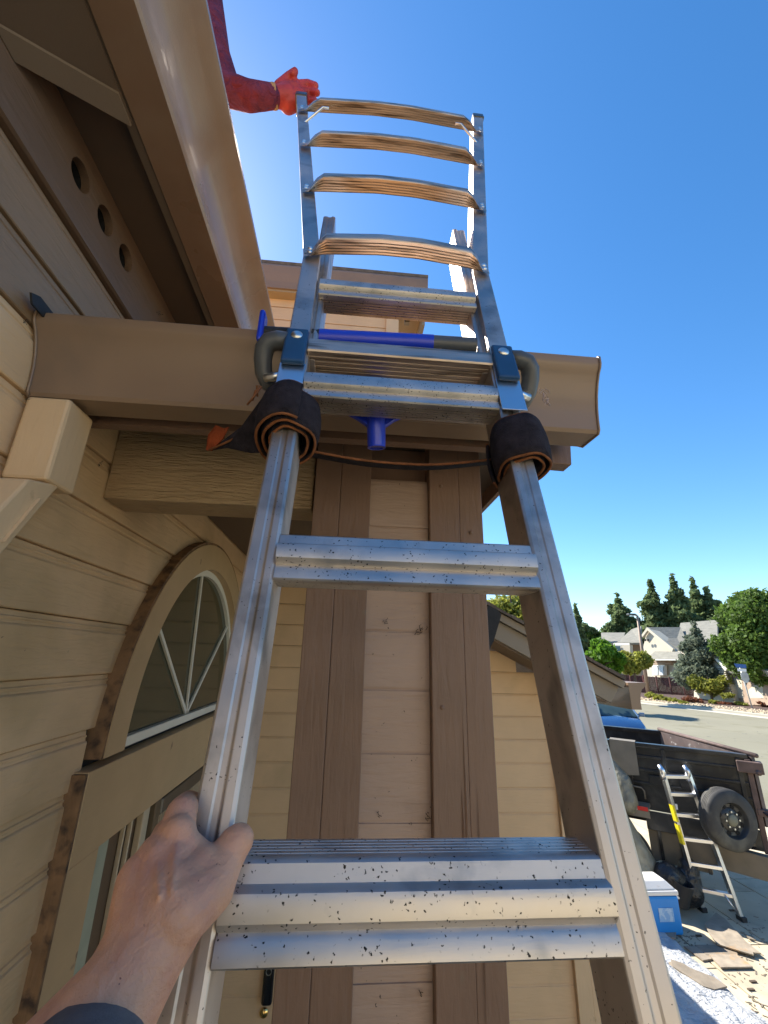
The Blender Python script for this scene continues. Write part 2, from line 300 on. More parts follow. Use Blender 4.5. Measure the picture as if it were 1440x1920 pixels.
# street: the far kerb runs from ka to kb
ka = on_z(1200, 1317); kb = on_z(1440, 1345); ka = ka+(ka-kb)*3.0; kb = kb+(kb-ka)*.8
kd = _n(kb-ka); kn = np.array([-kd[1], kd[0], 0.]);  kn = kn if kn[1] > 0 else -kn
def strip(name, m, o0, o1, z0, z1, q0=ka, q1=kb):
    p = [q0+kn*o0, q1+kn*o0, q1+kn*o1, q0+kn*o1]
    mb = MB(); mb.quadbox([(a[0], a[1], z0) for a in p], (0, 0, 1), z1-z0); return structure(mb.build(name, m))
strip('street', M['asphalt'], -52, 0, -.02, 0.0)
strip('kerb', M['kerb'], 0, .5, -.02, .13)
strip('gutter_pan', M['kerb'], -.9, -.003, -.01, .006)
strip('planting_bed', M['mulch'], 3.0, 14, -.02, .16)
strip('verge', M['gravel'], .5, 3.0, -.02, .14)
drive = structure(MB().box(1.2, 9.6, 2.4, 9.8, -.03, .004).build('driveway', M['tarpaper']))
for i in range(9):
    for j in range(5):
        x0 = 1.25+i*.93; y0 = 2.45+j*1.48+(.35 if i % 2 else 0)
        y1 = min(y0+1.464, 9.78); 
        if y1-y0 < .2: continue
        o = MB().box(x0, x0+.914, y0, y1, 0, .02+random.uniform(-.0015, .0015)).build('slab', M['concrete'], drive, bevel=.004)
        
# ================================================================== HOUSE
XW = -.62; YB = 2.75
house = thing('house', 'beige and brown lap-sided house being re-roofed, beside the ladder', 'house', (-.62, 2.75, 0))
def lap_profile(h, th, groove=.022, dep=.007):
    """(outward, z) outline of one board: coved groove along its top"""
    return [(0, 0), (th, 0.0), (th, h-groove), (th-.0025, h-groove+.001), (th-.0035, h-groove+.006), (th-dep, h-groove+.010), (th-dep, h-.004), (th-dep-.004, h-.0015), (0, h-.0015)]
left_wall = structure(MB().box(XW-.14, XW-.002, -1.2, 2.9, 0, 4.02).build('left_wall', M['tarpaper'], house))
WC = (1.93, 2.75)                               # arched window centre (y, z)
prof = [(0, 0), (.012, 0), (.014, .002), (.014, .0955), (.0125, .0985), (.0095, .1005), (.0085, .1065), (.0105, .1085), (.0105, .1115), (.0075, .1135), (.0065, .1225), (.003, .1245), (0, .1245)]
mesh_cache = {}
def board_y(z, y0, y1):
    key = (round(y0, 3), round(y1, 3))
    if key not in mesh_cache:
        mesh_cache[key] = MB().prism([(XW+p[0], p[1]) for p in prof], 'y', y0, y1).mesh('siding_board', M['siding_y'])
    return inst(mesh_cache[key], 'siding_board', left_wall, (0, 0, z))
cut = MB().lathe([(0, -.1), (.63, -.1), (.63, .1), (0, .1)], (XW, WC[0], WC[1]), (1, 0, 0), 96)
cut.build('cutter', None); cutter = bpy.data.objects['cutter']
for k in range(-26, 6):
    z = 3.07+.1255*k
    if z < 2.72:
        board_y(z, -.6, 1.21); board_y(z, 2.62, 2.735)
    elif z < 3.4:
        o = MB().prism([(XW+p[0], p[1]+z) for p in prof], 'y', -.6, 2.735).build('siding_board', M['siding_y'], left_wall)
        b = o.modifiers.new('b', 'BOOLEAN'); b.object = cutter; b.operation = 'DIFFERENCE'; b.solver = 'EXACT'; bake(o)
        bm = bmesh.new(); bm.from_mesh(o.data); bm.verts.ensure_lookup_table(); seen = set(); isl = []
        for v in bm.verts:
            if v.index in seen: continue
            st = [v]; cur = set()
            while st:
                w_ = st.pop()
                if w_.index in cur: continue
                cur.add(w_.index); st += [e.other_vert(w_) for e in w_.link_edges]
            seen |= cur; isl.append(cur)
        bm.free()
        if len(isl) > 1:
            for c_ in isl:
                bm = bmesh.new(); bm.from_mesh(o.data); bm.verts.ensure_lookup_table()
                bmesh.ops.delete(bm, geom=[v for v in bm.verts if v.index not in c_], context='VERTS')
                me = bpy.data.meshes.new('siding_board'); bm.to_mesh(me); bm.free(); me.materials.append(M['siding_y']) if not me.materials else None; inst(me, 'siding_board', left_wall)
            bpy.data.objects.remove(o)
    else:
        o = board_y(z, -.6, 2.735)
        if z > 3.5:  # top courses take the darker colour with the eave shade in it
            if 'eave' not in mesh_cache: mesh_cache['eave'] = o.data.copy(); mesh_cache['eave'].materials.clear(); mesh_cache['eave'].materials.append(M['eave_shade'])
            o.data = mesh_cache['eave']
bpy.data.objects.remove(cutter)
# frieze board with three round vent holes
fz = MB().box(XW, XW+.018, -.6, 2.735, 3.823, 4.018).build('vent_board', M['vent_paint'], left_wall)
hc = MB()
for y in (.677, .775, .873, 2.0, 2.1, 2.2): hc.lathe([(0, -.05), (.031, -.05), (.031, .05), (0, .05)], (XW, y, 3.944), (1, 0, 0), 28)
hc.build('cutter', None); cutter = bpy.data.objects['cutter']
b = fz.modifiers.new('b', 'BOOLEAN'); b.object = cutter; b.operation = 'DIFFERENCE'; b.solver = 'EXACT'; bake(fz)
b = left_wall.modifiers.new('b', 'BOOLEAN'); b.object = cutter; b.operation = 'DIFFERENCE'; b.solver = 'EXACT'; bake(left_wall)
bpy.data.objects.remove(cutter)
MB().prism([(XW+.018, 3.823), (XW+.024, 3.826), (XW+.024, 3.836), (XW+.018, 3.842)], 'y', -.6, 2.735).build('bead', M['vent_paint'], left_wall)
# arched window
win = thing('_w', None, None) if False else MB().add([], []).build('arched_window', None, house)
def arc(mb, y, z, r0, r1, x0, x1, a0=0., a1=math.pi, seg=56):
    vs = []; fs = []
    for k in range(seg+1):
        a = a0+(a1-a0)*k/seg; c, s_ = math.cos(a), math.sin(a)
        vs += [(x0, y+r0*c, z+r0*s_), (x0, y+r1*c, z+r1*s_), (x1, y+r1*c, z+r1*s_), (x1, y+r0*c, z+r0*s_)]
    for k in range(seg):
        for q in range(4): fs.append((k*4+q, k*4+(q+1) % 4, k*4+4+(q+1) % 4, k*4+4+q))
    fs += [(0, 1, 2, 3), (seg*4+3, seg*4+2, seg*4+1, seg*4)]
    return mb.add(vs, fs)
arc(MB(), *WC, .590, .692, XW+.002, XW+.048).build('casing', M['trim_tan'], win)
arc(MB(), *WC, .6925, .702, XW-.004, XW+.046).build('casing_edge', M['raw_edge'], win)
arc(MB(), *WC, .563, .5895, XW-.001, XW+.018).build('frame', M['white'], win)
MB().box(XW-.001, XW+.022, WC[0]-.5895, WC[0]+.5895, 2.745, 2.772).build('sill', M['white'], win, bevel=.003)
gl = MB(); gl.add([(XW+.003, WC[0]+.563*math.cos(math.pi*k/48), 2.7725+.545*math.sin(math.pi*k/48)) for k in range(49)], [tuple(range(49))]); gl.build('pane', M['glass'], win)
for (y, z) in ((1.385, 3.17), (1.845, 3.322), (2.375, 3.155)):
    a = Vector((XW+.0045, 1.915, 2.772)); b2 = Vector((XW+.0045, y, z)); d = (b2-a).normalized(); n = Vector((0, -d.z, d.y))*.0065
    MB().quadbox([a-n, b2-n, b2+n, a+n], (1, 0, 0), .008).build('muntin', M['white'], win)
# door surround
door = MB().add([], []).build('front_door', None, house)
MB().box(XW+.001, XW+.046, 1.185, 2.62, 2.545, 2.732).build('header', M['trim_tan'], door, bevel=.002)
MB().box(XW-.001, XW+.045, 1.175, 1.1845, 1.0, 2.729).build('casing_edge', M['raw_edge'], door)
MB().box(XW+.001, XW+.044, 1.185, 1.315, .1, 2.544).build('casing', M['trim_tan'], door, bevel=.002)
MB().box(XW+.001, XW+.034, 1.316, 1.385, .1, 2.540).build('weatherstrip', M['strip_green'], door)
MB().box(XW-.001, XW+.003, 1.3855, 2.6, .1, 2.545).build('side_panel', M['door_dark'], door)
for y, w in ((1.517, .008), (1.562, .009)): MB().box(XW+.0035, XW+.016, y, y+w, .1, 2.544).build('muntin', M['cream'], door, bevel=.002)
MB().box(XW+.0035, XW+.024, 1.622, 1.668, .1, 2.544).build('mullion', M['cream'], door, bevel=.003)
MB().box(XW-.03, XW+.040, 1.669, 1.712, .1, 2.56).build('jamb', M['door_frame'], door, bevel=.003)
MB().box(XW-.03, XW+.044, 1.713, 2.56, 2.49, 2.54).build('screen_head', M['metal_dark'], door, bevel=.006)
MB().box(XW-.03, XW+.030, 1.7135, 1.735, .1, 2.489).build('screen_stile', M['cream'], door, bevel=.002)
g = MB()
for i in range(40):
    y = 1.75+i*.02; g.box(XW+.006, XW+.012, y, y+.006, .1, 2.47)
g.build('screen_mesh', M['cream'], door, kind='stuff')
# downspout elbow at the end of the gutter
ds = MB(); ds.box(XW+.022, XW+.098, .722, .80, 3.275, 3.436); ds.build('downspout_outlet', M['trim_beige'], house, bevel=.006)
ds = MB(); ds.quadbox([(XW+.028, .69, 3.262), (XW+.094, .69, 3.262), (XW+.094, .765, 3.282), (XW+.028, .765, 3.282)], (0, -.55, -1), .9); ds.build('downspout', M['trim_beige'], house, bevel=.004)
MB().quadbox([(XW+.022, .684, 3.17), (XW+.100, .684, 3.17), (XW+.100, .72, 3.24), (XW+.022, .72, 3.24)], (0, -.55, -1), .02).build('downspout_strap', M['trim_beige'], house, bevel=.003)
# back wall (entry and garage side) with boards
def under_rake(z):                              # where the gable rake cuts a course at height z
    return .30+(3.560-.175-z)/.508
def wall_x(name, y, x0, x1, z0, z1, zref, reveal, m, parent=house, th=.013, clip=False):
    if clip: w = structure(MB().prism([(x0, z0), (x1, z0), (x1, min(z1, 2.80)), (under_rake(z1), z1), (x0, z1)], 'z', 0, 1).build(name, M['tarpaper'], parent)); w.data.transform(Matrix(((1, 0, 0, 0), (0, 0, .138, y+.002), (0, 1, 0, 0), (0, 0, 0, 1))))
    else: w = structure(MB().box(x0, x1, y+.002, y+.14, z0, z1).build(name, M['tarpaper'], parent))
    pr = lap_profile(reveal, th, groove=.012, dep=.006)
    k = math.floor((z0-zref)/reveal); z = zref+k*reveal
    me = MB().prism([(y-p[0], p[1]) for p in pr], 'x', x0, x1).mesh('siding_board', m)
    while z < z1-.01:
        if clip and z+reveal > 2.85 and z+reveal <= z1+.05:
            xe = min(x1, under_rake(z+reveal*.5)); MB().prism([(y-p[0], z+min(p[1], z1-z)) for p in pr], 'x', x0, xe).build('siding_board', m, w)
        elif z+reveal <= z1+.001 and z >= z0-.001: inst(me, 'siding_board', w, (0, 0, z))
        elif z < z1 and z+reveal > z1:
            MB().prism([(y-p[0], z+min(p[1], z1-z)) for p in pr], 'x', x0, x1).build('siding_board', m, w)
        z += reveal
    return w
wall_x('back_wall', YB, XW+.016, 1.253, 1.2, 3.56, 2.81, .1235, M['siding_x'], clip=True)
structure(MB().box(XW-.5, 1.253, YB+.001, YB+.2, 0, 1.2).build('back_wall_base', M['siding_x'], house))
structure(MB().box(-.9, 1.24, YB+.15, YB+4.5, 0, 2.6).build('garage_body', M['siding_x'], house))
cb = MB().box(1.254, 1.333, 2.712, 2.745, .1, 2.84).build('corner_board', M['trim_beige'], house, bevel=.002)
MB().box(1.335, 1.39, 2.716, 2.745, .1, 2.80).build('corner_board', M['trim_beige'], house, bevel=.002)
wall_x('upper_wall', YB, -1.0, .20, 3.57, 5.68, 5.36-.1235*9, .1235, M['siding_x'])
MB().box(.201, .30, 2.715, 2.76, 3.9, 5.68).build('corner_board', M['trim_beige'], house, bevel=.002)
# doorbell and lock on the back wall
p = on_y(503, 1842, 2.72)
dbell = MB(); dbell.box(p[0]-.026, p[0]+.026, 2.708, 2.734, p[2]-.085, p[2]+.085); dbell = dbell.build('doorbell', M['black_gloss'], house, bevel=.024)
dbell.modifiers['bevel'].segments = 4
MB().lathe([(.014, 0), (.014, .004), (.012, .004), (.012, 0)], (p[0], 2.706, p[2]+.048), (0, -1, 0), 24).build('lens_ring', M['bolt'], dbell)
MB().lathe([(0, .010), (.016, .008), (.020, .002), (.021, 0)], (p[0]-.01, 2.733, on_y(498, 1900, 2.73)[2]), (0, -1, 0), 24).build('chime_button', M['brass'], house, smooth=True)
# column
colm = MB().add([], []).build('porch_column', None, house)
MB().box(-.085, .325, 1.06, 1.42, .1, 3.545).build('core', M['trim_brown'], colm)
MB().box(-.094, -.030, 1.0, 1.06, .1, 3.55).build('trim_board', M['trim_brown'], colm, bevel=.002)
MB().box(-.0296, .046, 1.0035, 1.06, .1, 3.55).build('trim_board', M['trim_brown'], colm, bevel=.002)
MB().box(.196, .272, 1.0, 1.06, .1, 3.55).build('trim_board', M['trim_brown'], colm, bevel=.002)
MB().box(.2724, .332, 1.0025, 1.06, .1, 3.55).build('trim_board', M['trim_brown'], colm, bevel=.002)
pr = lap_profile(.1255, .012, .006, .006)
me = MB().prism([(1.036-p_[0], p_[1]) for p_ in pr], 'x', .0465, .1955).mesh('siding_board', M['siding_col'])
for k in range(-22, 4): inst(me, 'siding_board', colm, (0, 0, 2.936+k*.1255))
for (x, z) in ((.218, 2.90), (.226, 3.42), (.30, 3.30), (.21, 2.2), (.285, 2.58), (.02, 2.18), (.03, 3.2)):
    MB().lathe([(0, .002), (.0035, .0018), (.0052, 0)], (x, .9995, z), (0, -1, 0), 12).build('nail_head', M['trim_brown'], colm, smooth=True)
# split in the right board
sp = MB()
for (x, z0, L_) in ((.262, 2.55, .36), (.255, 2.62, .14), (.288, 2.35, .42)):
    sp.add([(x-.0012, .9985, z0), (x+.003, .9965, z0+L_*.4), (x+.0005, .9985, z0+L_), (x+.0055, .9985, z0+L_*.45)], [(0, 1, 2), (1, 3, 2), (0, 3, 1)])
sp.build('wood_split', M['trim_brown'], colm)
# beam from wall to column and dark eave soffit
MB().box(XW+.015, -.1, 1.03, 1.14, 3.352, 3.548).build('beam', M['beam'], house, bevel=.004)
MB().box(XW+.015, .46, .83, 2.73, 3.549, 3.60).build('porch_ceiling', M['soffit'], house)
MB().box(XW+.015, .42, .835, .86, 3.45, 3.548).build('fascia', M['trim_brown'], house)
MB().quadbox([(.34, .862, 3.545), (.34, .862, 3.465), (.43, .862, 3.436), (.505, .862, 3.434), (.51, .862, 3.50), (.50, .862, 3.545)], (0, 1, 0), .04).build('rafter_tail', M['trim_brown'], house, bevel=.002)
MB().box(.426, .428, .855, .8615, 3.44, 3.54).build('rafter_seam', M['tarpaper'], house)
# front gutter (K profile, along x)
def kgutter(prof, axis, a0, a1, name, m, capw=.004, bevel=.0015):
    th = 2
    gt = MB(); n = len(prof)
    def P(p, a): return (a, p[0], p[1]) if axis == 'x' else (p[0], a, p[1])
    # open trough: offset inner skin
    c = (sum(p[0] for p in prof)/n, sum(p[1] for p in prof)/n)
    inner = []
    for i, p in enumerate(prof):
        d = Vector((c[0]-p[0], c[1]+.02-p[1])).normalized()*.0025; inner.append((p[0]+d.x, p[1]+d.y))
    ring = list(prof)+inner[::-1]; m_ = len(ring)
    vs = [P(p, a0) for p in ring]+[P(p, a1) for p in ring]
    gt.add(vs, [(i, (i+1) % m_, m_+(i+1) % m_, m_+i) for i in range(m_)]+[tuple(range(m_))[::-1], tuple(range(m_, 2*m_))])
    o = gt.build(name, m, house, smooth=True, auto=28)
    for a, da in ((a0, -capw), (a1, capw)):
        e = MB(); vs = [P(p, a) for p in prof]+[P(p, a+da) for p in prof]; n = len(prof)
        e.add(vs, [(i, (i+1) % n, n+(i+1) % n, n+i) for i in range(n)]+[tuple(range(n))[::-1], tuple(range(n, 2*n))]); e.build('end_cap', m, o)
        # rolled seam round the cap
        t = MB(); t.tube([P((p[0]+(-.001 if i < len(prof)-1 else 0), p[1]), a+da*.5) for i, p in enumerate(prof[:-1])], .0028, 6); t.build('cap_seam', m, o, smooth=True)
    return o
# (y, z): back top, back bottom, front fold, ogee face, lip
gy = [(.832, 3.600), (.832, 3.470), (.790, 3.442), (.730, 3.440), (.7255, 3.447), (.7245, 3.470), (.7215, 3.495), (.716, 3.520), (.708, 3.543), (.699, 3.562), (.691, 3.572), (.688, 3.580), (.688, 3.594), (.692, 3.598), (.700, 3.597), (.703, 3.590)]
gf = kgutter(gy, 'x', -.600, .490, 'gutter', M['gutter'])
# left eave gutter (along y) seen from below
gx = [(-.470, 4.135), (-.470, 4.002), (-.392, 3.998), (-.388, 4.004), (-.388, 4.024), (-.383, 4.045), (-.371, 4.068), (-.352, 4.090), (-.332, 4.108), (-.316, 4.116), (-.310, 4.122), (-.310, 4.132), (-.314, 4.136), (-.322, 4.135)]
kgutter(gx, 'y', -.6, 2.70, 'eave_gutter', M['gutter_gloss'])
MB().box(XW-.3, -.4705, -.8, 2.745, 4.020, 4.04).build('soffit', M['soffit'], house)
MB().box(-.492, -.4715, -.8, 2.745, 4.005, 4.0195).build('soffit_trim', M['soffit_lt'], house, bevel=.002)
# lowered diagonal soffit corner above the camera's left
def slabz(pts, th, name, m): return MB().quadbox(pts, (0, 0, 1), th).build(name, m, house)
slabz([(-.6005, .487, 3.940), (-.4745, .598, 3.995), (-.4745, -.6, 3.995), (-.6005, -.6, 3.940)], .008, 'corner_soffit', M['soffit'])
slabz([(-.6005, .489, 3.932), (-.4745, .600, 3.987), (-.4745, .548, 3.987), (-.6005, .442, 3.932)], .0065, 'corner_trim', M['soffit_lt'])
# roofs
MB().quadbox([(-.36, -.8, 4.150), (-.36, 6.4, 4.150), (-4.2, 6.4, 5.77), (-4.2, -.8, 5.77)], (0, 0, 1), .02).build('left_roof', M['deck'], house)
MB().quadbox([(-.36, .80, 3.605), (.47, .80, 3.605), (.47, 2.73, 4.10), (-.36, 2.73, 4.10)], (0, 0, 1), .02).build('porch_roof', M['deck'], house)
MB().box(.455, .47, .84, 2.73, 3.5, 3.604).build('porch_fascia', M['trim_brown'], house)
# upper eave above the back wall
MB().box(-1.05, .518, 2.66, 2.745, 5.681, 5.70).build('upper_soffit', M['eave_board'], house)
MB().prism([(2.66, 5.700), (2.645, 5.700), (2.64, 5.76), (2.625, 5.83), (2.615, 5.89), (2.62, 5.91), (2.66, 5.91)], 'x', -1.05, .522).build('upper_gutter', M['gutter'], house)
MB().box(.495, .518, 2.75, 5.0, 5.56, 5.88).build('rake_board', M['rake'], house)
MB().box(.301, .494, 2.75, 5.0, 5.70, 5.72).build('rake_soffit', M['eave_board'], house)
MB().box(.301, .494, 2.7455, 2.749, 5.60, 5.70).build('rake_return', M['rake'], house)
MB().box(.36, .40, 2.80, 2.84, 5.62, 5.70).build('rake_block', M['rake'], house)
MB().quadbox([(-1.1, 2.62, 5.915), (.525, 2.62, 5.915), (.525, 5.2, 7.0), (-1.1, 5.2, 7.0)], (0, 0, 1), .03).build('upper_roof', M['shingle_brown'], house)
# garage gable rake on the right
r0 = np.array([.30, 3.560]); r1 = np.array([1.590, 2.905]); dr = _n(r1-r0); dn = np.array([dr[1], -dr[0]])  # dn points down
def rk(s, o_): q = r0+dr*s+dn*(-o_ if dn[1] > 0 else o_); return (q[0], q[1])
Lr = float(np.linalg.norm(r1-r0))
def rake_slab(o0, o1, y0, y1, s0, s1, name, m, end=None, bevel=.002):
    q = [rk(s0, o0), rk(s1, o0), rk(s1 if end is None else end, o1), rk(s0, o1)]
    return MB().quadbox([(a_[0], y0, a_[1]) for a_ in q], (0, 1, 0), y1-y0).build(name, m, house, bevel=bevel)
rake_slab(.012, .052, 2.42, 2.447, .0, Lr-.02, 'rake_trim', M['rake'])
rake_slab(.0525, .150, 2.45, 2.48, .0, Lr-.03, 'rake_board', M['rake'], end=Lr-.045)
rake_slab(.152, .158, 2.481, 2.74, .0, Lr-.05, 'gable_soffit', M['soffit_lt'])
for i in range(14):
    s0 = .1*i+.01
    rake_slab(-.004-.003*(i % 2), .010, 2.395, 2.72, s0, min(s0+.098, Lr+.02), 'shingle', M['shingle_brown'], bevel=0)
MB().quadbox([(*rk(0, .011)[:1], 2.45, rk(0, .011)[1]), (rk(Lr, .011)[0], 2.45, rk(Lr, .011)[1]), (rk(Lr, .011)[0], 8.6, rk(Lr, .011)[1]), (rk(0, .011)[0], 8.6, rk(0, .011)[1])], (0, 0, 1), -.02).build('garage_roof', M['shingle_brown'], house)
gp = [(1.592, 2.898), (1.592, 2.760), (1.650, 2.760), (1.6495, 2.80), (1.655, 2.835), (1.668, 2.862), (1.694, 2.882), (1.698, 2.893), (1.692, 2.900)]
MB().prism([(x, z) for x, z in gp], 'y', 2.44, 8.5).build('garage_gutter', M['gutter'], house, bevel=.0015)
MB().box(1.24, 1.32, 2.8, 8.5, 0, 2.75).build('garage_side_wall', M['siding_x'], house)
# ================================================================== LADDER
TH = math.atan2(.27214043, .96225755)
P1 = np.array([.0657703, .42399149, 2.81398932]); S0 = .007
T0 = 2.92
Lw = np.array([0, .27214043, .96225755]); Nw = np.array([0, -.96225755, .27214043])
LM = Matrix(((1, 0, 0, P1[0]+S0), (0, -Nw[1], Lw[1], P1[1]-T0*Lw[1]), (0, -Nw[2], Lw[2], P1[2]-T0*Lw[2]), (0, 0, 0, 1)))
# local coordinates: x = across, y = backwards (-n), z = t + T0
ladder = thing('ladder', 'long aluminium multi-position ladder with flared top leaning on the gutter', 'ladder', mat4=LM)
def LB(): return MB(xf=LM @ Matrix.Translation((0, 0, T0)))
def lp(s, n, t): return LM @ Vector((s, -n, t+T0))
def rail_prof(w, d, sgn):                       # x, y outline with a ridge on the front face
    return [(-w/2, 0), (-w/2+.003, -.0018), (-.004, -.0018), (-.002, -.0006), (.004, -.0006), (.006, -.0030), (w/2-.004, -.0030), (w/2, -.001), (w/2, d), (-w/2, d)]
for sg in (-1, 1):
    pr_ = [(sg*p_[0]*-1+sg*.176, p_[1]) for p_ in rail_prof(.036, .062, sg)]
    rl = LB(); rl.prism(pr_, 'z', -T0+.02, .70); rl.build('rail', M['alu_rail'], ladder, bevel=.0012)
    # inner rail end showing past the kink
    pr2 = [(sg*p_[0]*-1+sg*.164, p_[1]+.012) for p_ in rail_prof(.030, .062, sg)]
    LB().prism(pr2, 'z', .70, 1.275).build('inner_rail', M['alu_rail'], ladder, bevel=.0012)
# outer section rails: straight to the kink, then flaring to the top
for sg in (-1, 1):
    st = [(.178, .60), (.184, 1.03), (.336, 2.24)]
    mb = LB(); w, d0, d1 = .036, -.008, .050
    vs = []
    for i, (x, t) in enumerate(st):
        xx = x*sg
        for (dx, dy) in ((-w/2, d0), (w/2, d0), (w/2, d1), (-w/2, d1)): vs.append((xx+dx, dy, t))
    fs = [(0, 3, 2, 1), (8, 9, 10, 11)]
    for i in range(2):
        for q in range(4): fs.append((i*4+q, i*4+(q+1) % 4, i*4+4+(q+1) % 4, i*4+4+q))
    mb.add(vs, fs); r_o = mb.build('flared_rail', M['alu_rail'], ladder, bevel=.002)
    cp = LB(); cp.box(sg*.336-.021, sg*.336+.021, -.012, .055, 2.225, 2.262); cp.build('end_cap', M['metal_dark'], r_o, bevel=.004)
    # lower end of the outer section: folded plate
    LB().box(sg*.180-.021, sg*.180+.021, -.011, -.0085, .585, .66).build('stop_plate', M['alu_bright'], r_o, bevel=.001)
# straight rungs (two-lobed tube with fluted top and bottom)
SH = .27
def rung_prof(sc=1., n0=.0):
    top = []; bot = []
    for i in range(6):
        a = -.006+i*.0062
        top += [(a, .0372), (a+.0042, .0372), (a+.0046, .0350), (a+.0058, .0350)]
        bot += [(a, -.0312), (a+.0042, -.0312), (a+.0046, -.0290), (a+.0058, -.0290)]
    front = [(-.0095, .0362), (-.0115, .034), (-.0128, .0175), (-.0185, .0150), (-.0215, .0125), (-.0225, .006), (-.0205, -.005), (-.0150, -.0095), (-.0120, -.0105), (-.0130, -.0125), (-.0150, -.0165), (-.0150, -.029), (-.0125, -.0305)]
    pts = front+bot+[(.034, -.029), (.034, .035)]+top[::-1]
    return [(y*sc+n0, z*sc+SH*max(0, y+.0095)-.004*(z > .03)) for y, z in pts]
def rung(t, s0, s1, n0=.010, sc=1., name='rung', m='alu'):
    mb = LB(); mb.prism([(y, z+t-.005) for y, z in rung_prof(sc, n0)], 'x', s0, s1)
    o = mb.build(name, M[m], ladder, smooth=True, auto=32)
    return o
rr = rung(0., -.158, .158)
for t in (.313, .627, .925, -.31, -.62, -.93, -1.24, -1.55, -1.86, -2.17, -2.48): rung(t, -.158, .158)
def flat_prof(h, d, n=7):
    pts = [(-.012, h/2), (-.0135, h/2-.002), (-.0135, -h/2+.003), (-.011, -h/2)]
    for i in range(n):
        a = -.009+(d-.004)*i/n; w = (d-.004)/n
        pts += [(a, -h/2), (a+w*.6, -h/2), (a+w*.68, -h/2+.0018), (a+w*.92, -h/2+.0018)]
    pts = pts+[(d-.013, -h/2), (d-.012, h/2)]
    return [(y, z+SH*(y+.012)) for y, z in pts]
mb = LB(); mb.prism([(y, z+.712) for y, z in flat_prof(.034, .084)], 'x', -.160, .160); mb.build('front_rung', M['alu_tread'], ladder, smooth=True, auto=32)
# bowed flat rungs of the flared section
def bowed(t, hw, h=.024, bow=.027):
    mb = LB(); n = 26; vs = []; fs = []
    pf = [(-.004, h*.5-.004), (0, h*.5), (.004, h*.5)]
    prof_ = flat_prof(h, .036, 5)
    m_ = len(prof_)
    for i in range(n+1):
        u = -1+2*i/n; s_ = u*(hw+.012)
        e = 1-abs(u); k = min(1, max(0, (e-.055)/.16)); k = k*k*(3-2*k); k2 = min(1, max(0, e/.8)); off = -bow*k-.012*k2
        hs = .55+.45*k
        for (y, z) in prof_: vs.append((s_, (y+.012)*(.10+.90*k)-.016+off, t+z*(1.15-.15*k)-(1-k)*.016))
    for i in range(n):
        for q in range(m_): fs.append((i*m_+q, i*m_+(q+1) % m_, (i+1)*m_+(q+1) % m_, (i+1)*m_+q))
    fs += [tuple(range(m_)), tuple(range(n*m_, (n+1)*m_))[::-1]]
    mb.add(vs, fs); o = mb.build('bowed_rung', M['alu_tread'], ladder, smooth=True, auto=50)
    for sg in (-1, 1):
        for dz in (-.004, -.018):
            p_ = lp(sg*hw, .024, t-h*.18+dz); MB().lathe([(0, .003), (.004, .002), (.006, 0)], p_, tuple(Nw), 10).build('rivet', M['bolt'], o, smooth=True)
    return o
for t, hw in ((1.035, .186), (1.362, .226), (1.690, .266), (2.030, .308)): bowed(t, hw)
# thin wire braces under the top rung
for sg in (-1, 1):
    LB().tube([(sg*.302, .02, 1.905), (sg*.30, .0, 1.915), (sg*.235, -.035, 1.985), (sg*.215, -.035, 1.985)], .0042, 6).build('brace', M['alu_bright'], ladder, smooth=True)
# blue lock brackets with bent grey handles
for sg in (-1, 1):
    b_o = LB(); b_o.box(sg*.180-.019, sg*.180+.019, -.022, -.0115, .652, .742); b_o = b_o.build('lock_bracket', M['blue_dark'], ladder, bevel=.004)
    q = lp(sg*.180, .022, .722); MB().lathe([(0, .0035), (.005, .0035), (.0095, .001), (.010, 0)], q, tuple(Nw), 20).build('bolt_head', M['bolt'], b_o, smooth=True)
    hd = LB(); pth = []
    for (a_, b2, c2_) in ((.196, -.006, .722), (.214, -.006, .724), (.228, -.004, .720), (.236, .004, .712), (.238, .016, .698), (.236, .030, .682), (.228, .042, .670), (.214, .048, .664)): pth.append((sg*a_, b2, c2_))
    hd.tube(pth, [.0165, .0165, .0165, .0165, .0155, .015, .015, .014], 14); hd.build('handle', M['rubber_grey'], b_o, smooth=True)
    LB().tube([(sg*.20, .01, .652), (sg*.228, .02, .655)], .007, 10).build('lock_pin', M['alu_bright'], b_o, smooth=True)

def D(u, v, z): return at_depth(u, v, z)
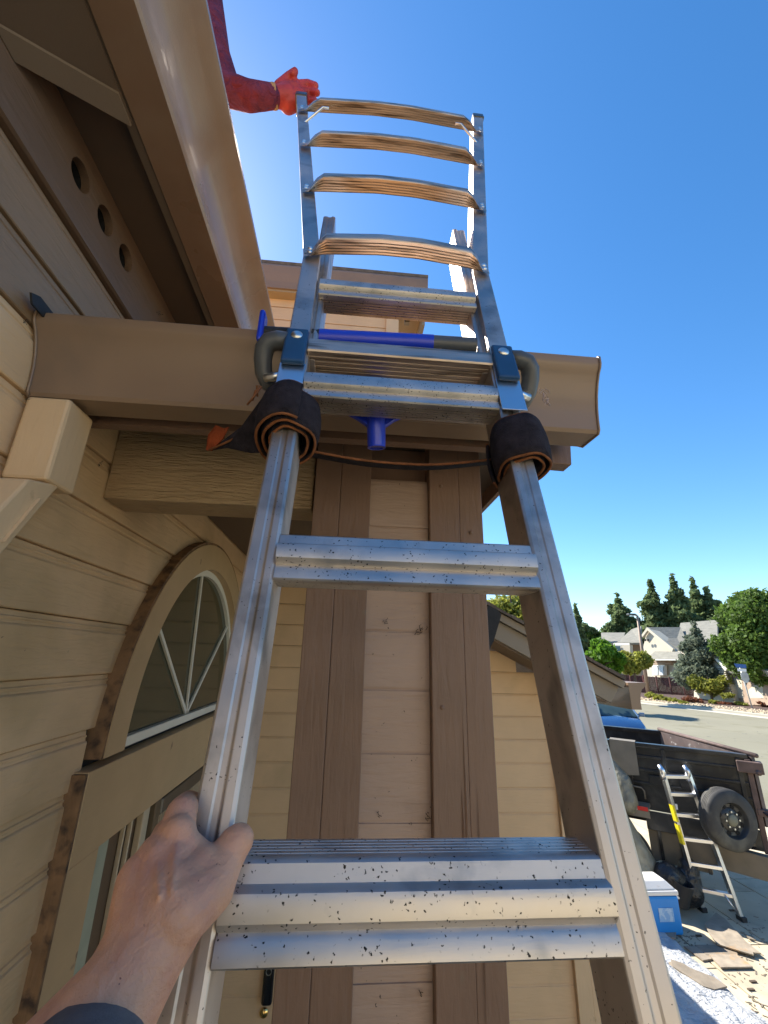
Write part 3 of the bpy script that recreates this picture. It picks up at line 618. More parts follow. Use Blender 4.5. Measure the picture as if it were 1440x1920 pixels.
# ================================================================== CARPET PADDING
pad = thing('carpet_padding', 'dark carpet strips with rust edges wound around both ladder rails', 'carpet', lp(0, -.05, .45))
def spiral(cx, cn, t0, t1, ra, rb, turns, ph, name, th=.005, wob=.004, a_exp=1., seed=0):
    rs = random.Random(seed); n = int(44*turns); mb = LB(); ed = LB(); rows = 6
    c = []
    w1, w2, w3 = rs.uniform(0, 6), rs.uniform(0, 6), rs.uniform(0, 6)
    for i in range(n+1):
        k = i/n; a = ph+2*math.pi*turns*k; r = ra+(rb-ra)*k**a_exp+wob*k*math.sin(3*a+w1)+wob*.35*math.sin(5*a+w2)
        tilt = .004*math.sin(a+w3)
        c.append((a, r, tilt+.0008*math.sin(5*a+w2)))
    def pos(a, r): return (cx+r*math.cos(a)*.97, -cn+r*math.sin(a)*1.12)
    vs = []; fs = []
    for (a, r, tl) in c:
        for j in range(rows+1):
            q = j/rows; rr_ = r+.0035*math.sin(q*math.pi); x, y = pos(a, rr_); x2, y2 = pos(a, rr_-th)
            z = t0+tl+(t1-t0)*q
            vs += [(x, y, z), (x2, y2, z)]
    m_ = (rows+1)*2
    for i in range(n):
        for j in range(rows):
            b0 = i*m_+j*2; b1 = b0+m_
            fs += [(b0, b1, b1+2, b0+2), (b0+1, b0+3, b1+3, b1+1)]
        fs += [(i*m_, i*m_+1, (i+1)*m_+1, (i+1)*m_), (i*m_+rows*2, (i+1)*m_+rows*2, (i+1)*m_+rows*2+1, i*m_+rows*2+1)]
    for i in (0, n):
        for j in range(rows): b0 = i*m_+j*2; fs.append((b0, b0+1, b0+3, b0+2))
    mb.add(vs, fs); o = mb.build(name, M['carpet'], pad, smooth=True)
    for zz in (t0, t1):
        e = LB(); e.tube([(*pos(a, r-th*.5), zz+tl+(-.0012 if zz == t0 else .0012)) for (a, r, tl) in c], .0021, 6); e.build('carpet_edge', M['carpet_edge'], o, smooth=True)
    return o
spiral(-.174, -.022, .514, .582, .027, .053, 2.4, 2.6, 'carpet_roll', seed=3, wob=.0018)
spiral(.184, -.022, .486, .566, .028, .048, 2.2, 1.2, 'carpet_roll', seed=9, wob=.002)
# strap hanging between the rolls behind the ladder, and a loose tail on the left
def ribbon(pts, width, name, m, edge=True, th=.004):
    pts = [Vector([float(x) for x in p_]) for p_ in pts]; n = 24; L_ = len(pts)-1
    def cr(k):
        f = k*L_; i = min(int(f), L_-1); t = f-i
        P = [pts[max(i-1, 0)], pts[i], pts[i+1], pts[min(i+2, L_)]]
        return .5*((2*P[1])+(-P[0]+P[2])*t+(2*P[0]-5*P[1]+4*P[2]-P[3])*t*t+(-P[0]+3*P[1]-3*P[2]+P[3])*t**3)
    wd = Vector([float(x) for x in width]); mb = MB(); c = [cr(k/n) for k in range(n+1)]
    nrm = (c[-1]-c[0]).cross(wd).normalized()*th
    vs = []; fs = []
    for p_ in c: vs += [p_, p_+wd, p_+wd+nrm, p_+nrm]
    for i in range(n):
        for q in range(4): fs.append((i*4+q, i*4+(q+1) % 4, i*4+4+(q+1) % 4, i*4+4+q))
    fs += [(0, 1, 2, 3), (n*4+3, n*4+2, n*4+1, n*4)]
    mb.add(vs, fs); o = mb.build(name, m, pad, smooth=False)
    if edge: MB().tube([p_+nrm*.5 for p_ in c], .0022, 6).build('carpet_edge', M['carpet_edge'], o, smooth=True)
    return o
ribbon([lp(-.150, -.070, .542), lp(-.05, -.080, .536), lp(.06, -.080, .536), lp(.165, -.055, .535)], (0, .045, .012), 'strap', M['carpet'])
MB().quadbox([D(494, 742, .70), D(520, 800, .72), D(515, 846, .74), D(470, 848, .75), D(425, 838, .755), D(395, 843, .76), D(452, 800, .75)], (0, 1, 0), .004).build('loose_tail', M['carpet'], pad)
MB().tube([D(392, 844, .755), D(432, 826, .75), D(478, 804, .745), D(500, 802, .73)], .0022, 6).build('carpet_edge', M['carpet_edge'], pad, smooth=True)
MB().quadbox([D(404, 797, .757), D(420, 803, .752), D(429, 800, .757), D(418, 822, .752), D(396, 845, .755), D(386, 843, .76), D(390, 815, .754)], (0, 1, 0), .003).build('torn_end', M['carpet_rust'], pad)
for k in range(3):
    MB().tube([lp(-.235+.006*k, .01, .555+.01*k), lp(-.226, .016, .568+.012*k), lp(-.218, .018, .588)], .0016, 5).build('frayed_yarn', M['carpet_edge'], pad, smooth=True)
yr = MB(); rs = random.Random(4)
for k in range(14):
    a0 = np.array([.190+rs.uniform(-.005, .006), -.078-rs.uniform(0, .002), .545+rs.uniform(-.02, .012)])
    pts = [LM @ Vector((a0[0]+rs.uniform(-.002, .002)*j, a0[1]-.0, a0[2]+T0-.0035*j)) for j in range(4)]
    yr.tube(pts, .0006, 4)
yr.build('loose_threads', M['siding_col'], pad, kind='stuff')
# ================================================================== BLUE TOOL
tool = thing('blue_squeegee', 'blue plastic tool with a dark-gripped crossbar and round socket wedged behind the ladder', 'tool', lp(0, -.08, .7))
z0t = at_depth(700, 648, .775)
def tp_(u, v, dz=.80): return at_depth(u, v, dz)
MB().tube([tp_(600, 634), tp_(812, 645)], .0165, 16).build('crossbar', M['blue'], tool, smooth=True, auto=40)
MB().tube([tp_(494, 628), tp_(601, 634)], .0158, 16).build('grip', M['rubber'], tool, smooth=True, auto=40)
MB().tube([tp_(811, 645), tp_(892, 650)], .0158, 16).build('grip', M['rubber_grey'], tool, smooth=True, auto=40)
ep = on_y(491, 618, .66); MB().box(ep[0]-.0055, ep[0]+.0055, .645, .675, ep[2]-.034, ep[2]+.036).build('end_plate', M['blue'], tool, bevel=.007)
a = on_y(705, 772, .655); b2 = on_y(706, 838, .668)
MB().tube([a, a*.1+b2*.9, b2], [.0165, .0160, .0152], 20).build('socket', M['blue'], tool, smooth=True, auto=50)
MB().lathe([(.0154, 0), (.0158, .002), (.0122, .002), (.0120, 0)], b2, tuple(b2-a), 20).build('socket_rim', M['blue'], tool)
q0 = on_y(632, 762, .655); q1 = on_y(778, 770, .655)
MB().quadbox([q0, q1, on_y(740, 786, .655), on_y(720, 800, .655), on_y(694, 800, .655), on_y(672, 784, .655)], (0, 1, 0), .012).build('fan', M['blue'], tool, bevel=.002)
MB().quadbox([on_y(690, 722, .672), on_y(722, 724, .672), on_y(722, 765, .667), on_y(690, 765, .667)], (0, 1, 0), .008).build('web', M['blue'], tool)
# ================================================================== PEOPLE
def D(u, v, z): return at_depth(u, v, z)
pme = thing('person', 'person out of frame below, bare left hand gripping the ladder rail', 'person', (-.25, -.15, 1.3))
sg_ = []
def cap(p0, r0, p1, r1, L=sg_): L.append((D(*p0), r0, D(*p1), r1))
cap((60, 2080, .235), .036, (205, 1895, .258), .0300)
cap((205, 1895, .258), .0300, (278, 1785, .278), .0255)
cap((225, 1860, .266), .026, (262, 1765, .283), .0235)
cap((278, 1785, .278), .0255, (322, 1700, .300), .0285)
cap((262, 1765, .283), .0225, (268, 1650, .312), .0185)   # ulnar side
cap((285, 1750, .285), .0245, (300, 1610, .322), .0180)
cap((300, 1740, .288), .0245, (328, 1572, .334), .0165)
cap((315, 1720, .290), .0235, (372, 1640, .320), .0190)
cap((330, 1715, .290), .0220, (392, 1665, .315), .0190)   # thumb ball
cap((392, 1665, .315), .0190, (420, 1615, .333), .0150)
cap((420, 1615, .333), .0148, (438, 1585, .342), .0136)
cap((438, 1585, .342), .0136, (446, 1577, .345), .0128)
cap((372, 1640, .320), .0150, (392, 1612, .334), .0095)   # web
cap((340, 1600, .328), .0170, (378, 1612, .332), .0120)
cap((328, 1572, .334), .0150, (340, 1524, .350), .0125)   # index
cap((340, 1524, .350), .0125, (352, 1508, .385), .0112)
cap((352, 1508, .385), .0110, (385, 1515, .440), .0098)
cap((385, 1515, .440), .0098, (412, 1535, .445), .0088)
cap((300, 1610, .322), .0150, (312, 1560, .385), .0115)   # middle
cap((312, 1560, .385), .0112, (360, 1565, .448), .0100)
cap((360, 1565, .448), .0100, (400, 1585, .452), .0090)
cap((270, 1650, .315), .0150, (290, 1612, .375), .0112)
cap((290, 1612, .375), .0110, (345, 1625, .440), .0098)
cap((345, 1625, .440), .0098, (390, 1640, .445), .0088)
cap((248, 1690, .305), .0135, (272, 1665, .360), .0100)
cap((272, 1665, .360), .0098, (325, 1680, .418), .0088)
for (u, v, z_, r_) in ((331, 1566, .330, .0128), (296, 1612, .316, .0125), (268, 1652, .308, .0120), (247, 1690, .300, .0105)):
    cap((u, v, z_), r_, (u+1, v-3, z_), r_)
for (a_, b_2) in (((322, 1670, .2835), (331, 1580, .3200)), ((299, 1680, .2800), (297, 1625, .3030))):
    cap(a_, .0018, b_2, .0034)
capsules('arm_and_hand', sg_, M['skin'], pme, voxel=.0018, smooth=8)
slv = MB(); A, B = D(132, 2052, .232), D(80, 2400, .150)
ax = _n(A-B); slv.lathe([(.030, .000), (.0365, .0), (.0385, -.004), (.0388, -.02), (.040, -.06), (.045, -.20), (.049, -.30)], A, tuple(ax), 40)
slv.build('sleeve', M['sleeve'], pme, smooth=True, auto=60)
# roofer reaching over the eave
rf = thing('person', 'roofer in a maroon long-sleeved shirt and red glove steadying the ladder top', 'person', (-1.0, .9, 4.45))
sh = np.array([-.80, .96, 5.36])
arm = []
elb = D(425, 168, 1.62); wr = D(508, 181, 1.60)
up0 = D(385, -30, 1.72)
arm = [(sh, .075, up0, .062), (up0, .060, D(402, 95, 1.64), .058), (D(402, 95, 1.64), .056, elb, .055), (elb, .055, D(465, 180, 1.60), .050), (D(465, 180, 1.60), .050, wr, .040), (elb, .05, D(425, 165, 1.61), .046)]
trunk = [((-.98, .95, 5.38), .11, (-.82, .96, 5.36), .085), ((-1.0, .92, 5.30), .15, (-1.18, .86, 5.0), .14), ((-1.18, .86, 5.0), .14, (-1.30, .85, 4.88), .145), ((-1.1, .72, 5.36), .09, (-1.02, .70, 5.15), .055)]
capsules('shirt', arm+trunk, M['shirt'], rf, voxel=.008, smooth=3)
capsules('body', [((-.93, .95, 5.50), .055, (-.86, .97, 5.56), .05), ((-.86, .98, 5.60), .085, (-.84, 1.0, 5.68), .09), ((-1.02, .70, 5.15), .045, (-.85, .72, 4.95), .03)], M['skin'], rf, voxel=.01)
capsules('hair', [((-.87, .98, 5.68), .088, (-.88, .98, 5.70), .088)], M['hair'], rf, voxel=.012)
capsules('trousers', [((-1.32, .95, 4.88), .11, (-1.05, 1.05, 4.62), .085), ((-1.32, .75, 4.88), .11, (-1.05, .70, 4.62), .085), ((-1.05, 1.05, 4.58), .075, (-1.45, 1.1, 4.72), .06), ((-1.05, .70, 4.58), .075, (-1.45, .7, 4.72), .06)], M['jeans'], rf, voxel=.012)
gz = 1.635
gs = [(D(512, 181, 1.605), .033, D(540, 183, gz), .042), (D(535, 176, gz), .036, D(552, 168, gz), .028), (D(540, 195, gz), .034, D(560, 192, gz), .026), (D(550, 180, gz), .030, D(566, 182, gz), .024),
      (D(525, 165, gz), .026, D(541, 145, gz), .0175), (D(541, 145, gz), .0175, D(553, 134, 1.62), .0135), (D(553, 134, 1.62), .0135, D(550, 139, 1.62), .0135),
      (D(552, 160, gz), .0165, D(578, 157, 1.66), .0145), (D(578, 157, 1.66), .0140, D(592, 161, 1.64), .0125),
      (D(556, 173, gz), .0160, D(582, 173, 1.66), .0140), (D(582, 173, 1.66), .0135, D(595, 174, 1.63), .0120),
      (D(560, 188, gz), .0155, D(580, 190, 1.66), .0130), (D(580, 190, 1.66), .0125, D(593, 191, 1.63), .0115),
      (D(556, 200, gz), .0140, D(572, 203, 1.66), .0120)]
capsules('glove', gs, M['glove'], rf, voxel=.0042, smooth=4)
MB().lathe([(.0365, -.012), (.039, -.008), (.040, 0), (.0385, .008), (.036, .012)], D(513, 181, 1.605), tuple(D(530, 182, 1.61)-D(495, 181, 1.60)), 24).build('glove_cuff', M['cuff'], rf, smooth=True)

# ================================================================== SMALL SCRAPS ON THE HOUSE
q = [on_x(55, 548, XW+.03), on_x(72, 556, XW+.03), on_x(100, 592, XW+.03), on_x(80, 596, XW+.03), on_x(57, 570, XW+.03)]
tag(MB().quadbox(q, (1, 0, 0), .004).build('tar_paper_scrap', M['tarpaper']), 'black torn tar paper scrap on the siding above the left gutter end', 'scrap')
tq = [on_y(917, 1128, 2.40), on_y(940, 1152, 2.40), on_y(926, 1200, 2.40), on_y(916, 1222, 2.40), on_y(905, 1180, 2.40)]
tag(MB().quadbox(tq, (0, -1, 0), .004).build('roof_membrane', M['tarpaper']), 'black flap of roofing membrane hanging at the gable beside the column', 'membrane')
web = thing('cobwebs', 'dirty cobweb strands and dry vine bits stuck on the column siding', 'cobweb', (.12, 1.0, 3.0))
rs = random.Random(2)
for (u0, v0, n_, sc_) in ((792, 1184, 7, 6), (722, 1172, 2, 9), (708, 1525, 4, 3), (802, 1530, 5, 6), (706, 1882, 2, 3), (788, 1862, 4, 4), (700, 1226, 1, 3), (816, 790, 3, 6)):
    mb = MB()
    for k in range(n_):
        u, v = u0+rs.gauss(0, sc_*.4), v0+rs.gauss(0, sc_*.8); pts = []
        for j in range(4): pts.append(on_y(u, v, 1.018)); u += rs.gauss(0, sc_*.5); v += rs.gauss(0, sc_*.6)
        mb.tube(pts, .0006, 4)
    mb.build('strand', M['web'], web)
mb = MB()
for (u0, v0, sc_) in ((50, 742, 8), (188, 870, 4), (300, 590, 6), (50, 600, 5)):
    for k in range(4):
        u, v = u0+rs.gauss(0, sc_*.5), v0+rs.gauss(0, sc_*.4); pts = []
        for j in range(4): pts.append(at_depth(u, v, .66)); u += rs.gauss(0, sc_*.5); v += rs.gauss(0, sc_*.4)
        mb.tube(pts, .00035, 4)
tag(mb.build('dry_web', M['web']), 'wispy dry spider web strands around the left gutter end', 'cobweb', kind='stuff')

# ================================================================== TRAILER
TPt = Vector((4.29, 7.17, 0)); TU = Vector((.788, -.616, 0)).normalized(); TN = Vector((.616, .788, 0)).normalized()
TMx = Matrix(((TU.x, TN.x, 0, TPt.x), (TU.y, TN.y, 0, TPt.y), (0, 0, 1, 0), (0, 0, 0, 1)))  # local: x along, y away, z up
trailer = thing('dump_trailer', 'black dump trailer with spare wheel and open gate on the driveway', 'trailer', mat4=TMx)
def TB(): return MB(xf=TMx)
TB().box(-2.4, 1.62, 0, .04, .98, 1.80).build('side_panel', M['trailer'], trailer)
TB().box(-2.4, .60, 1.70, 1.74, .98, 1.80).build('side_panel', M['trailer'], trailer)
TB().box(-2.42, 1.64, -.03, .07, 1.80, 1.855).build('top_rail', M['trailer'], trailer, bevel=.008)
TB().box(-2.42, .62, 1.67, 1.77, 1.80, 1.855).build('top_rail', M['trailer'], trailer, bevel=.008)
for z in (1.66, 1.48, 1.30): TB().box(-2.4, 1.60, -.028, -.001, z, z+.035).build('side_rib', M['trailer'], trailer, bevel=.006)
for x in (-.6, .15, .62, 1.50): TB().box(x, x+.05, -.04, -.001, 1.0, 1.80).build('side_post', M['trailer'], trailer, bevel=.005)
TB().box(-2.4, 1.62, .04, 1.70, .98, 1.0).build('bed_floor', M['trailer_in'], trailer)
TB().box(-2.4, -2.36, .04, 1.70, 1.0, 1.80).build('front_wall', M['trailer'], trailer)
TB().box(.30, 1.60, -.06, .0, .745, .97).build('frame_rail', M['trailer'], trailer, bevel=.006)
TB().box(-2.4, .30, .1, .2, .80, .96).build('frame_rail', M['trailer'], trailer, bevel=.006)
TB().box(1.60, 1.66, -.05, .03, .72, 1.80).build('end_post', M['rust_edge'], trailer, bevel=.005)
# slanting gate from the far corner to the near corner
ga = TMx.inverted() @ Vector(on_z(1235, 1368, 1.87)); gb = TMx.inverted() @ Vector(on_z(1408, 1418, 1.84))
gt = TB(); gt.add([(ga.x, ga.y, 1.85), (gb.x, gb.y, 1.83), (gb.x, gb.y, 1.02), (ga.x, ga.y, 1.02), (ga.x+.04, ga.y+.05, 1.85), (gb.x+.04, gb.y+.05, 1.83), (gb.x+.04, gb.y+.05, 1.02), (ga.x+.04, ga.y+.05, 1.02)], [(0, 1, 2, 3), (7, 6, 5, 4), (0, 4, 5, 1), (1, 5, 6, 2), (2, 6, 7, 3), (3, 7, 4, 0)])
gt = gt.build('gate', M['trailer_in'], trailer)
TB().tube([(ga.x, ga.y+.02, 1.88), (gb.x+.06, gb.y-.05, 1.86)], .028, 8).build('gate_rail', M['rust_edge'], gt, smooth=True)
TB().box(1.50, 1.78, -.10, .06, 1.64, 1.78).build('hinge_plate', M['rust_edge'], trailer, bevel=.01)
TB().tube([(1.72, -.11, 1.66), (1.72, .08, 1.66)], .035, 10).build('hinge_pin', M['rust_edge'], trailer, smooth=True)
TB().tube([(1.66, -.02, 1.20), (1.90, -.3, 1.10), (2.3, -.7, .98)], .02, 6).build('tongue_bar', M['rust_edge'], trailer, smooth=True)
TB().box(1.62, 1.74, -.06, .04, 1.14, 1.22).build('latch', M['rust_edge'], trailer, bevel=.005)
# fender with reflector tape, road wheels
TB().box(-1.5, .38, -.33, -.02, 1.03, 1.07).build('fender', M['dusty'], trailer, bevel=.006)
TB().box(-1.5, .38, -.335, -.325, .95, 1.03).build('fender_skirt', M['dusty'], trailer)
TB().box(.10, .235, -.342, -.336, 1.035, 1.085).build('reflector', M['offwhite'], trailer); TB().box(.237, .365, -.342, -.336, 1.035, 1.085).build('reflector', M['red'], trailer)
TB().box(-.05, .098, -.342, -.336, 1.035, 1.085).build('reflector', M['red'], trailer)
def wheel(c, axis, r, w, parent, xf=None):
    a = Vector(axis).normalized(); c = Vector(c)
    o = MB(); pr_ = [(r*.58, -w*.5), (r*.75, -w*.52), (r*.90, -w*.47), (r*.985, -w*.36), (r, -w*.2)]
    for k in range(4): h = -w*.2+k*w*.1; pr_ += [(r, h+.002), (r, h+w*.075), (r*.975, h+w*.08), (r*.975, h+w*.098)]
    pr_ += [(r, w*.2), (r*.985, w*.36), (r*.90, w*.47), (r*.75, w*.52), (r*.58, w*.5)]
    o.lathe(pr_, c, a, 56); t = o.build('tyre', M['tyre'], parent, smooth=True, auto=45)
    rm = MB(); rm.lathe([(r*.585, w*.5), (r*.56, w*.46), (r*.54, w*.30), (r*.50, w*.22), (r*.40, w*.20), (r*.33, w*.30), (r*.22, w*.34), (0, w*.34)], c, a, 40); rm = rm.build('rim', M['rim'], parent, smooth=True, auto=40)
    MB().lathe([(r*.20, w*.34), (r*.195, w*.40), (r*.15, w*.46), (0, w*.48)], c, a, 24).build('hub_cap', M['hub'], rm, smooth=True)
    u = a.orthogonal().normalized(); v_ = a.cross(u)
    for k in range(8):
        t_ = 2*math.pi*k/8; p_ = c+a*w*.33+(u*math.cos(t_)+v_*math.sin(t_))*r*.27
        MB().lathe([(.013, 0), (.012, .018), (0, .018)], p_, a, 8).build('lug_nut', M['bolt'], rm)
        p_ = c+a*w*.215+(u*math.cos(t_+.39)+v_*math.sin(t_+.39))*r*.45
        MB().lathe([(.028, -.002), (.028, .006), (0, .006)], p_, a, 12).build('vent_hole', M['void'], rm)
    return t
wheel(TMx @ Vector((1.27, -.30, 1.11)), (.02, -1, .02), .35, .21, trailer)
TB().box(1.1, 1.3, -.2, .0, 1.05, 1.18).build('spare_mount', M['trailer'], trailer)
for x in (-.95, -.05): wheel(TMx @ Vector((x, -.17, .40)), tuple(-TN), .38, .22, trailer)
# maker's plate on the frame rail
TB().box(1.20, 1.265, -.064, -.0605, .75, .87).build('plate_stripe', M['red'], trailer)
TB().box(1.268, 1.52, -.063, -.0605, .748, .872).build('plate', M['black_gloss'], trailer)
face = TMx @ Matrix.Translation((1.395, -.066, .825)) @ Matrix.Rotation(math.pi/2, 4, 'X')
text('lettering', 'PJ', M['offwhite'], trailer, face, .125, .001)
text('lettering', 'TRAILERS', M['offwhite'], trailer, TMx @ Matrix.Translation((1.395, -.066, .763)) @ Matrix.Rotation(math.pi/2, 4, 'X'), .034, .001)
fp = TB(); fp.add([(.75, -.02, .745), (1.6, -.25, .745), (2.3, -.5, .80), (2.3, -.5, .62), (1.6, -.25, .48), (.75, -.02, .46)]+[(.75, .1, .745), (1.6, -.13, .745), (2.3, -.38, .80), (2.3, -.38, .62), (1.6, -.13, .48), (.75, .1, .46)],
    [(0, 1, 4, 5), (1, 2, 3, 4), (6, 11, 10, 7), (7, 10, 9, 8), (0, 6, 7, 1), (1, 7, 8, 2), (5, 4, 10, 11), (4, 3, 9, 10), (2, 8, 9, 3), (0, 5, 11, 6)])
fp.build('mudguard', M['dusty'], trailer, bevel=.01)
m4 = TMx @ Matrix.Translation((1.86, -.36, .66)) @ Matrix.Rotation(-.34, 4, 'Z') @ Matrix.Rotation(math.pi/2, 4, 'X')
text('lettering', 'TRAILERS', M['cream'], trailer, m4, .11, .002)
TB().box(2.0, 2.1, -.48, -.38, .0, .62).build('jack_leg', M['dusty'], trailer, bevel=.01)
TB().box(.30, 1.0, .0, .06, .35, .744).build('toolbox', M['dusty'], trailer, bevel=.01)
for (x, z) in ((.95, .40), (.42, .40), (.68, .40)): TB().box(x, x+.04, -.03, -.001, .35, .744).build('frame_post', M['trailer'], trailer)
for x0 in (.42, .80): TB().box(x0, x0+.18, -.045, -.03, 1.33, 1.44).build('latch_plate', M['trailer'], trailer, bevel=.004)
TB().tube([(.02, -.05, 1.27), (.30, -.05, 1.26), (.33, -.05, 1.22), (.33, -.05, 1.12)], .012, 6).build('tie_rail', M['dusty'], trailer, smooth=True)
TB().box(.62, .72, -.046, -.040, 1.05, 1.12).build('sticker', M['offwhite'], trailer)
# sheets hung over the trailer side
o = TB(); o.add([(-.05, -.05, 1.87), (.30, -.05, 1.865), (.30, -.06, 1.42), (.12, -.065, 1.40), (-.06, -.06, 1.60), (-.05, .1, 1.875), (.30, .1, 1.87)], [(0, 1, 2, 3, 4), (0, 5, 6, 1)])
o = o.build('roof_sheet', M['dusty'])
so_ = o.modifiers.new('s', 'SOLIDIFY'); so_.thickness = .008
tag(o, 'grey sheet of roofing felt folded over the trailer top rail', 'felt')
def blob(name, m, pts, label, cat, voxel=.02):
    o = capsules(name, pts, m, None, voxel, 2); return tag(o, label, cat)
T_ = lambda x, y, z: TMx @ Vector((x, y, z))
blob('tarp_bundle', M['bag_clear'], [(T_(-.05, -.22, 1.62), .03, T_(.08, -.25, 1.35), .12), (T_(.08, -.25, 1.35), .12, T_(.10, -.28, 1.10), .16), (T_(0, -.25, 1.2), .13, T_(-.1, -.3, 1.0), .15)], 'dusty clear tarp bundled against the trailer side above the reflector', 'tarp')
blob('hose_bag', M['bag_clear'], [(T_(.0, -.5, .95), .12, T_(.16, -.5, .62), .14), (T_(.16, -.5, .62), .14, T_(.28, -.5, .45), .12), (T_(.0, -.5, .6), .16, T_(.1, -.5, .3), .18)], 'crumpled translucent plastic bag hanging beneath the trailer fender', 'bag')
# ---- step ladder leaning on the trailer
def smallladder():
    base = on_z(1393, 1732); bl = on_z(1338, 1742)
    f0 = on_y(1340, 1690, 6.15); 
    FR = on_z(1392, 1732); FL = on_z(1318, 1715)
    tl = on_y(1241, 1443, 6.45); tr = on_y(1288, 1444, 6.40)
    root = thing('step_ladder', 'silver aluminium step ladder with a yellow sticker propped against the trailer', 'step ladder', (FR+FL)/2)
    FLg = on_y(1322, 1690, 6.1)
    rails = []
    Lb, Lt = on_z(1318, 1712), tl; Rb, Rt = on_z(1392, 1730), tr
    for a, b, nm in ((Lb, Lt, 'rail'), (Rb, Rt, 'rail')):
        a = Vector([float(x) for x in a]); b = Vector([float(x) for x in b]); d = (b-a).normalized(); s = Vector((.022, 0, 0)); w = Vector((0, .035, 0))
        mb = MB(); mb.add([a-s-w, a+s-w, a+s+w, a-s+w, b-s-w, b+s-w, b+s+w, b-s+w], [(0, 3, 2, 1), (4, 5, 6, 7), (0, 1, 5, 4), (1, 2, 6, 5), (2, 3, 7, 6), (3, 0, 4, 7)])
        mb.build(nm, M['alu_bright'], root, bevel=.004)
        MB().box(a.x-.035, a.x+.035, a.y-.05, a.y+.05, a.z, a.z+.07).build('foot', M['rubber'], root, bevel=.008)
    for k, t in enumerate((.16, .33, .50, .67, .82, .95)):
        a = Lb*(1-t)+Lt*t; b = Rb*(1-t)+Rt*t
        mb = MB(); a = Vector([float(x) for x in a]); b = Vector([float(x) for x in b]); z = Vector((0, 0, .021)); w = Vector((0, .035, 0))
        mb.add([a-z-w, b-z-w, b-z+w, a-z+w, a+z-w, b+z-w, b+z+w, a+z+w], [(0, 3, 2, 1), (4, 5, 6, 7), (0, 1, 5, 4), (1, 2, 6, 5), (2, 3, 7, 6), (3, 0, 4, 7)])
        mb.build('rung', M['alu_bright'], root, bevel=.004)
    # rear half folded behind
    off = Vector((.10, .16, 0))
    for a, b in ((Lb, Lt), (Rb, Rt)):
        a = Vector([float(x) for x in a])+off; b = Vector([float(x) for x in b])+Vector((.01, .03, 0)); MB().tube([a, b], .016, 8).build('rear_rail', M['alu_bright'], root, smooth=True)
    for a, sgn in ((Lb, 1), (Rb, -1)):
        a = Vector([float(x) for x in a]); p0 = a*(1-.03)+Vector([float(x) for x in (Lt if sgn > 0 else Rt)])*.03; p1 = a*(1-.16)+Vector([float(x) for x in (Lt if sgn > 0 else Rt)])*.16+Vector((.1*sgn, 0, 0))
        MB().tube([p0, p1], .010, 6).build('brace', M['alu_bright'], root, smooth=True)
    for p_ in (tl, tr):
        MB().tube([Vector([float(x) for x in p_])+Vector((0, 0, -.12)), Vector([float(x) for x in p_])+Vector((-.01, -.02, .0)), Vector([float(x) for x in p_])+Vector((-.02, .02, .05))], [.038, .036, .028], 10).build('hinge', M['alu_bright'], root, smooth=True)
    for t0_, t1_ in ((.62, .74), (.46, .60)):
        a = Vector([float(x) for x in Lb*(1-t0_)+Lt*t0_]); b = Vector([float(x) for x in Lb*(1-t1_)+Lt*t1_])
        MB().add([a+Vector((-.0235, -.036, 0)), a+Vector((-.0235, .03, 0)), b+Vector((-.0235, .03, 0)), b+Vector((-.0235, -.036, 0)), a+Vector((.006, -.0365, 0)), b+Vector((.006, -.0365, 0))], [(0, 1, 2, 3), (0, 4, 5, 3)]).build('sticker', M['yellow'], root)
smallladder()
# ---- cooler
cx, cy = 3.80, 6.12
ck = thing('cooler', 'blue and white picnic cooler standing on the driveway beside the trailer', 'cooler', (cx, cy, .02))
MB().box(cx-.32, cx+.30, cy-.19, cy+.19, .022, .40).build('body', M['cooler_blue'], ck, bevel=.03)
MB().box(cx-.325, cx+.305, cy-.195, cy+.195, .402, .45).build('rim', M['cooler_white'], ck, bevel=.012)
MB().add([(cx-.31, cy-.185, .451), (cx+.295, cy-.185, .451), (cx+.295, cy+.185, .451), (cx-.31, cy+.185, .451), (cx-.22, cy-.10, .53), (cx+.21, cy-.10, .53), (cx+.21, cy+.10, .53), (cx-.22, cy+.10, .53)], [(0, 3, 2, 1), (4, 5, 6, 7), (0, 1, 5, 4), (1, 2, 6, 5), (2, 3, 7, 6), (3, 0, 4, 7)]).build('lid', M['cooler_white'], ck, bevel=.02)
MB().box(cx+.02, cx+.20, cy-.196, cy-.191, .16, .29).build('label', M['label'], ck)
MB().tube([(cx+.30, cy-.1, .36), (cx+.36, cy-.1, .34), (cx+.36, cy+.1, .34), (cx+.30, cy+.1, .36)], .012, 6).build('handle', M['cooler_white'], ck, smooth=True)
# ---- black bin bags beside the cooler
blob('bin_bag', M['bag'], [((4.55, 6.55, .20), .20, (4.35, 6.45, .38), .17), ((4.65, 6.5, .2), .17, (4.70, 6.5, .45), .12)], 'shiny black bin bag slumped between the cooler and the step ladder', 'bin bag')
g_ = on_z(1287, 1728)
bk = thing('bucket', 'black bucket lying beside the cooler with a white spot', 'bucket', g_)
MB().lathe([(0, 0), (.11, 0), (.13, .25), (.135, .26), (.12, .26), (.10, .02), (0, .02)], (g_[0], g_[1]+.1, .14), (.25, -.2, 1), 28).build('shell', M['rubber'], bk, smooth=True, auto=40)
MB().lathe([(0, .004), (.018, .003), (.02, 0)], (g_[0]+.02, g_[1]-.03, .30), (0, -1, .1), 12).build('spot', M['offwhite'], bk)
